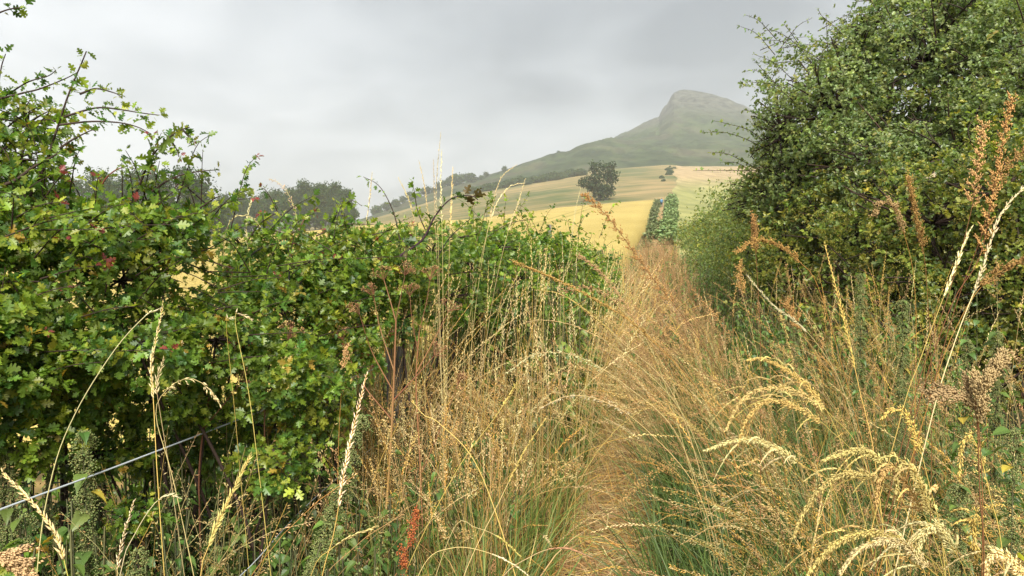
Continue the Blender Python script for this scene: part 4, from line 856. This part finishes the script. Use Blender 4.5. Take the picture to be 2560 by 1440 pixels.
hero('drooping pale brown cocksfoot head turned left beside the lumpy one', [(2290, 900), (2285, 700), (2262, 590), (2235, 515), (2205, 505), (2188, 530)], 2.2, 'cock', .32, 513, .0062, CKP, ORG, .0012, 1.4)
hero('brown cocksfoot with spread level arms in front of the hedge', [(1902, 900), (1896, 740), (1890, 640), (1884, 548)], 2.6, 'cock', .26, 540, .0062, CK, RED, .0014, 1.6)
hero('brown cocksfoot arching flat to the left across the spread-armed one', [(2060, 760), (2000, 655), (1940, 610), (1890, 600), (1850, 625)], 2.5, 'cock', .6, 702, .0062, CK, ORG, .0013, 1.1)
hero('small brown cocksfoot head low at the foot of the hedge', [(1930, 960), (1890, 800), (1856, 730), (1848, 668)], 2.7, 'cock', .22, 351, .0062, CK, RED, .0012, .9)
hero('fat brown cocksfoot head on the slanting pale stem', [(2110, 1000), (2050, 900), (2005, 830), (1968, 760)], 2.3, 'cock', .25, 459, .0062, CK, BRN, .0013, .9)
hero('blurry pink brown cocksfoot nearest at right with clumped arms', [(2460, 1450), (2450, 1250), (2444, 1060), (2440, 985), (2500, 905)], 1.05, 'cock', .32, 2600, .0046, (.35, .235, .11), RED, .0016, 1.9)
hero('brown cocksfoot arm reaching left beside the nearest blurry head', [(2455, 1420), (2448, 1080), (2425, 990), (2345, 985)], 1.07, 'cock', .18, 1100, .0046, (.35, .235, .11), RED, .0012, 1.0)
hero('yellow hooked seed head standing over the golden tuft at lower right', [(2360, 1400), (2320, 1200), (2290, 1090), (2262, 1030), (2225, 1022), (2205, 1045)], 1.35, 'panicle', .42, 210, .0068, YL, YL, .0013, .7)
hero('hooked yellow head right of the golden tuft with hanging spikelets', [(2510, 1420), (2475, 1240), (2448, 1130), (2425, 1085), (2405, 1110), (2398, 1200)], 1.3, 'panicle', .5, 200, .007, YL, YL, .0013, .7)
hero('golden drooping plume low at right edge of the tuft', [(2560, 1540), (2490, 1400), (2450, 1300), (2430, 1290), (2440, 1400)], 1.2, 'panicle', .45, 180, .0075, YL, YL, .0013, 1.0, side=4)
gold = [('topmost golden arch of the right tuft bowing left', [(2170, 1180), (2080, 1040), (1985, 975), (1900, 972), (1850, 1005), (1815, 1075)], 1.75),
        ('second golden arch tucked under the topmost one', [(2160, 1200), (2080, 1080), (1990, 1015), (1920, 1000), (1870, 1040), (1845, 1110)], 1.7),
        ('golden arch low left of the tuft reaching over green blades', [(2100, 1260), (2000, 1160), (1910, 1105), (1840, 1100), (1765, 1125)], 1.7),
        ('golden arch in the middle of the lower right tuft', [(2330, 1400), (2240, 1240), (2150, 1180), (2060, 1210), (2005, 1290), (1985, 1340)], 1.4),
        ('golden arch dipping to the bottom edge at lower right', [(2380, 1500), (2300, 1380), (2200, 1330), (2100, 1350), (2030, 1420), (2010, 1460)], 1.3),
        ('low golden arch near the bottom edge, left of the drooping plumes', [(2420, 1560), (2320, 1420), (2240, 1350), (2150, 1370), (2100, 1430)], 1.25),
        ('golden head hanging in the thick of the lower right tuft', [(2370, 1420), (2310, 1240), (2280, 1170), (2250, 1160), (2240, 1230)], 1.35),
        ('twin golden head hanging left of the thick of the tuft', [(2360, 1430), (2290, 1250), (2240, 1170), (2205, 1180), (2190, 1260)], 1.37),
        ('golden nodding head between the tuft and the small green nettle', [(2430, 1500), (2380, 1370), (2340, 1310), (2310, 1330), (2290, 1400)], 1.25),
        ('golden arch springing left at mid height of the tuft', [(2260, 1260), (2170, 1130), (2090, 1140), (2060, 1150)], 1.6),
        ('pale golden arch above the topmost arch leaning over it', [(2110, 1130), (2040, 990), (1960, 920), (1900, 895), (1870, 900)], 2.0),
        ('golden nodding head leaning in at the bottom right corner', [(2620, 1560), (2560, 1440), (2500, 1380), (2470, 1400), (2460, 1470)], 1.15)]
for i, (lab, pts, d) in enumerate(gold):
    hero(lab, pts, d, 'panicle', .62, 620, .0072, ((.60, .46, .17), (.58, .43, .15), (.61, .50, .23))[i % 3], (.50, .38, .10), .0012, .6, side=7)
# middle
hero('long brown cocksfoot slanting up left against the wheat', [(1880, 1080), (1750, 850), (1620, 680), (1530, 555), (1466, 490)], 2.4, 'cock', .48, 891, .0062, CK, RED, .0015, .65)
hero('brown cocksfoot bowing far left across the nettle bed', [(1800, 1060), (1620, 840), (1480, 745), (1370, 690), (1292, 658)], 2.5, 'cock', .58, 891, .0062, CK, ORG, .0014, .7)
hero('brown cocksfoot slanting left just below the long bowed one', [(1790, 1100), (1600, 820), (1510, 690), (1450, 640)], 3.0, 'cock', .40, 621, .0062, CKP, RED, .0013, .9)
for i, (lab, pts) in enumerate((('straw panicle arching left over the trodden straw, upper one', [(1700, 1100), (1560, 960), (1440, 890), (1340, 885), (1270, 930)]), ('pale seed head bowing left at mid height beside the path', [(1720, 1060), (1580, 900), (1450, 820), (1350, 800), (1300, 812)]),
        ('pale seed head bowing left beneath its longer twin by the path', [(1690, 1000), (1560, 860), (1470, 780), (1400, 735), (1340, 725)]), ('straw panicle arching low to the left over the path', [(1740, 1220), (1600, 1060), (1500, 1000), (1420, 990), (1350, 1020)]),
        ('brown panicle hooked over the middle of the nettles', [(1640, 900), (1540, 760), (1470, 720), (1410, 730)]), ('golden ear crossing the straw from lower left to upper right', [(1160, 1440), (1250, 1250), (1310, 1130), (1365, 1045)]),
        ('pale ear arching right at the bottom edge of the path', [(1050, 1430), (1130, 1370), (1230, 1385), (1310, 1430), (1340, 1470)]), ('pale drooping ear over the path at the bottom edge', [(1240, 1470), (1330, 1390), (1410, 1370), (1480, 1395)]),
        ('pale ear hanging over the dark grass left of the path', [(1130, 1330), (1190, 1320), (1250, 1345), (1300, 1390)]))):
    hero(lab, pts, 2.6 if i < 5 else 2.0, 'cock' if i in (4,) else ('panicle' if i in (0, 3) else 'spike'), .5 if i < 5 else .42, 120, .0105, (PL, CKP, YL)[i % 3], PALE, .0013, .6)
for lab, pts, d in (('tallest pale spike against the sky at the centre', [(1100, 800), (1096, 620), (1090, 480), (1102, 332)], 3.2), ('pale spike close left of the tallest central spike', [(1098, 800), (1092, 640), (1086, 500), (1084, 400)], 3.25), ('pale spike close right of the tallest central spike', [(1108, 800), (1106, 600), (1102, 480), (1104, 378)], 3.15),
        ('thin pale spike leaning left of the central cluster', [(1090, 760), (1072, 560), (1062, 470), (1048, 404)], 3.3), ('thin pale spike farther left with bent tip', [(1050, 760), (1036, 560), (1018, 490), (996, 446)], 3.3), ('thin pale spike right of the central cluster', [(1120, 760), (1126, 560), (1132, 420)], 3.3),
        ('straight pale spike before the gap in the left hedge skyline', [(910, 720), (916, 560), (924, 500), (930, 432)], 3.0), ('pale spike over the bramble bowing right', [(1190, 760), (1222, 560), (1250, 450), (1292, 412)], 3.6), ('pale spike bowed right below the longer bowed one', [(1180, 760), (1230, 540), (1270, 470), (1310, 458)], 3.6), ('straight pale spike leaning right above the bramble', [(1230, 760), (1270, 580), (1292, 520), (1312, 450)], 3.7),
        ('pale spike in front of the wood left of centre', [(640, 800), (622, 640), (616, 560), (634, 480)], 2.6), ('pale spike leaning right near the wheat edge', [(1410, 760), (1428, 600), (1440, 520), (1452, 470)], 5.0)):
    hero(lab, pts, d, 'spike', .42, 46, .014, PL if 'thin' not in lab else PALE, PALE, .0014, .8)
hero('feathery tan panicle nodding left in front of the wood', [(770, 700), (745, 560), (728, 500), (705, 462), (676, 448)], 2.8, 'panicle', .42, 90, .008, (.44, .33, .20), PALE, .0011, .6)
hero('pale curled grass arching left before the wheat gap', [(560, 720), (562, 590), (590, 540), (630, 545), (650, 565)], 2.4, 'spike', .4, 26, .012, PL, PALE, .0011)
# left
hero('long bare pale stem sweeping up right across the left nettles', [(92, 1440), (130, 1190), (190, 1030), (290, 870), (372, 782), (398, 772)], 1.5, 'spike', .06, 10, .012, PL, PL, .0016, stem0=(.34, .30, .05))
hero('upright pale spike rising left of the drooping oat head', [(396, 1230), (384, 1010), (378, 910), (392, 840), (407, 768)], 1.75, 'spike', .5, 60, .014, PL, YL, .0014)
hero('short pale spike leaning right beside the upright one', [(430, 1220), (400, 1030), (392, 960), (412, 890)], 1.8, 'spike', .3, 30, .013, PL, PALE, .0012)
hero('pale oat head arching right with hanging spikelets', [(440, 1230), (390, 1040), (420, 972), (470, 946), (515, 965), (552, 1015)], 1.8, 'panicle', .4, 44, .011, PL, PALE, .0013, .6)
hero('thin golden stem with small bent tip at left of centre', [(640, 1120), (618, 960), (590, 820), (592, 782), (630, 800)], 2.0, 'spike', .12, 16, .012, PL, YL, .0014, stem0=YL)
hero('thin golden stem a little left of the bent-tipped one', [(595, 1120), (580, 960), (566, 820), (572, 790), (585, 795)], 2.1, 'spike', .08, 10, .012, PL, YL, .0012, stem0=YL)
hero('pale braided spike bowing up left in the bottom left corner', [(172, 1450), (140, 1340), (100, 1280), (60, 1235), (8, 1184)], 1.25, 'spike', .85, 62, .014, (.60, .46, .22), YL, .0014)
hero('short pale spike near the bottom left of centre', [(292, 1470), (300, 1380), (318, 1310), (334, 1256)], 1.5, 'spike', .8, 40, .012, PL, PALE, .0013)
hero('smooth pale stem arching right with a nodding tip, bottom left', [(300, 1440), (335, 1340), (385, 1260), (425, 1236), (448, 1244)], 1.5, 'spike', .22, 16, .012, PL, PL, .0014)
hero('thick yellow spike slanting right at the bottom left of centre', [(500, 1450), (520, 1370), (565, 1265), (626, 1140)], 1.4, 'spike', .75, 60, .015, (.62, .50, .17), YL, .0016)
hero('long pale spike slanting across the leaning nettle', [(800, 1470), (835, 1330), (870, 1130), (917, 935)], 1.7, 'spike', .62, 66, .015, PL, YL, .0016)
hero('pale oat spray at the bottom edge right of the leaning nettle', [(770, 1460), (820, 1380), (880, 1340), (942, 1316)], 1.5, 'spike', .5, 26, .014, PALE, YL, .0013)
hero('blurry pink brown cocksfoot head cut by the bottom left corner', [(-40, 1500), (0, 1395), (60, 1425), (72, 1440)], .9, 'cock', .6, 1200, .0050, (.42, .29, .15), RED, .0014, .8)
hero('small brown cocksfoot left of the dead umbel stalks', [(845, 1160), (852, 1000), (858, 930), (866, 872)], 2.3, 'cock', .18, 189, .0062, CKP, ORG, .0012, .7)
hero('yellow bent dead stem snapped above the brown grass', [(1200, 1180), (1100, 1060), (1062, 1040), (1032, 1005)], 2.3, 'spike', .02, 4, .01, YL, YL, .0022)
hero('long golden straw crossing the path to the upper right', [(1010, 1440), (1140, 1180), (1240, 1040), (1290, 960)], 2.2, 'spike', .12, 16, .013, YL, YL, .0013)
# dead umbel stalks and the rusty dock
def umbel_plant(label, main, arms, d, r, col):
    P = at(*np.array([(a, b, d) for a, b in main], float).T); root_p = P[0].copy(); root_p[2] = float(terrain(P[0, 0], P[0, 1]))
    root = thing('hogweed_stalk', label, 'dead stalk', root_p); S = Acc(); c = spline(np.concatenate([[root_p], P]), 40)
    tube(S, c[None], (r * np.linspace(1.2, .55, 40))[None], mixcol(pick([YL if r > .004 else col], 1), pick([col], 1), 40, .5), 7)
    S.build('stem', MBARK, root, root_p)
    for k, pts in enumerate(arms):
        A = Acc(); c = spline(at(*np.array([(a, b, d + e) for a, b, e in pts], float).T), 16); tube(A, c[None], (r * .5 * np.linspace(1, .5, 16))[None], pick([col], 1), 5)
        T = nrm(c[-1] - c[-3]); m = 13; D = nrm(T * 1.1 + rand_unit(m) * .85); e = c[-1] + D * (.030 + .018 * R.random((m, 1))); tt = np.linspace(0, 1, 5)[None, :, None]
        tube(A, c[-1] * (1 - tt) + e[:, None] * tt + UP * .008 * (tt * (1 - tt)), np.full((m, 5), .0009), pick([col], m), 3)
        q = 5; D2 = nrm(np.repeat(D, q, 0) + rand_unit(m * q) * .9); e2 = np.repeat(e, q, 0) + D2 * .011
        tube(A, np.stack([np.repeat(e, q, 0), e2], 1), np.full((m * q, 2), .0005), pick([col], m * q), 3)
        spikelets(A, e2, D2, np.full(m * q, .0055), np.full(m * q, .0016), pick([(.25, .13, .055), (.34, .20, .09)], m * q)); A.build('umbel', MBARK, root, root_p)
DB_ = (.16, .075, .035)
umbel_plant('tall dead brown umbel stalk before the grey post with yellowed lower stem', [(955, 1440), (975, 1140), (984, 960), (990, 800)], [[(984, 980, 0), (930, 880, .0), (900, 790, -.05)], [(986, 930, 0), (950, 820, .05), (935, 745, .05)], [(990, 800, 0), (1002, 740, 0), (1012, 690, 0)], [(990, 805, 0), (975, 750, .03), (960, 700, .06)], [(984, 1000, 0), (1050, 930, -.03), (1085, 890, -.05)], [(980, 1050, 0), (900, 950, .04), (858, 850, .06)]], 2.65, .0055, DB_)
umbel_plant('second dead brown umbel stalk right of the tall one', [(1060, 1440), (1050, 1160), (1040, 960), (1048, 830)], [[(1048, 830, 0), (1065, 760, 0), (1075, 700, 0)], [(1042, 930, 0), (1090, 840, .04), (1120, 780, .06)], [(1045, 880, 0), (1030, 800, -.03), (1025, 740, -.04)], [(1055, 1180, 0), (1110, 1050, .0), (1145, 960, .0)]], 2.8, .0038, (.19, .085, .04))
umbel_plant('dead red brown stalk forked left of the tall umbel stalk', [(650, 1330), (660, 1160), (662, 1020), (668, 900)], [[(662, 1030, 0), (700, 930, 0), (720, 850, 0)], [(664, 960, 0), (640, 880, .03), (630, 820, .04)]], 2.3, .0036, (.13, .055, .03))
umbel_plant('dead red brown fork in the shade under the left hedge', [(500, 1330), (498, 1180), (510, 1060), (525, 980)], [[(510, 1070, 0), (560, 1010, 0), (600, 960, 0)], [(520, 1000, 0), (490, 930, .03), (470, 890, .04)]], 2.2, .0038, (.14, .06, .03))
p = plant_at(1030, 2.2); root = thing('dock_plant', 'rusty red dock seed spike at the bottom edge left of the path', 'dock', p); S = Acc(); H = Acc(); Lf = Acc()
c = spline(np.concatenate([[p], at(np.array([1010, 1030, 1042]), np.array([1440, 1350, 1262]), 2.2)]), 40); tube(S, c[None], np.full((1, 40), .0025), np.array((.22, .07, .03))[None], 5)
for f in np.linspace(.5, .99, 26):
    i = int(f * 39); a = nrm(rand_unit(1)[0] * (1, 1, .2) + UP * .9); l = .07 * (1.15 - f); tt = np.linspace(0, 1, 6)[:, None]; cc = c[i] + a * l * tt; m = 42
    P = cc[R.integers(0, 6, m)] + R.normal(size=(m, 3)) * .005; spikelets(H, P, rand_unit(m), np.full(m, .006), np.full(m, .0026), pick([(.36, .10, .03), (.45, .16, .045), (.26, .07, .03)], m))
    tube(S, cc[None], np.full((1, 6), .001), np.array((.25, .09, .03))[None], 3)
S.build('stem', MBARK, root, p); H.build('seed_head', MSTRAW, root, p)
# ------------------------------------------------------------------ rain haze
me = bpy.data.meshes.new('haze'); import bmesh
bm = bmesh.new(); bmesh.ops.create_cube(bm, size=1); bm.to_mesh(me); bm.free()
hz = bpy.data.objects.new('haze', me); COL.objects.link(hz); hz.scale = (5400, 1560, 215); hz.location = (0, 690, 215 / 2 - 12); tag(hz, kind='stuff')
m = bpy.data.materials.new('rain_haze'); m.use_nodes = True; t = m.node_tree; t.nodes.clear()
o_ = t.nodes.new('ShaderNodeOutputMaterial'); pv = t.nodes.new('ShaderNodeVolumePrincipled'); t.links.new(pv.outputs[0], o_.inputs['Volume'])
pv.inputs['Color'].default_value = (.97, .98, 1, 1); pv.inputs['Density'].default_value = .00055; pv.inputs['Anisotropy'].default_value = .4
me.materials.append(m)
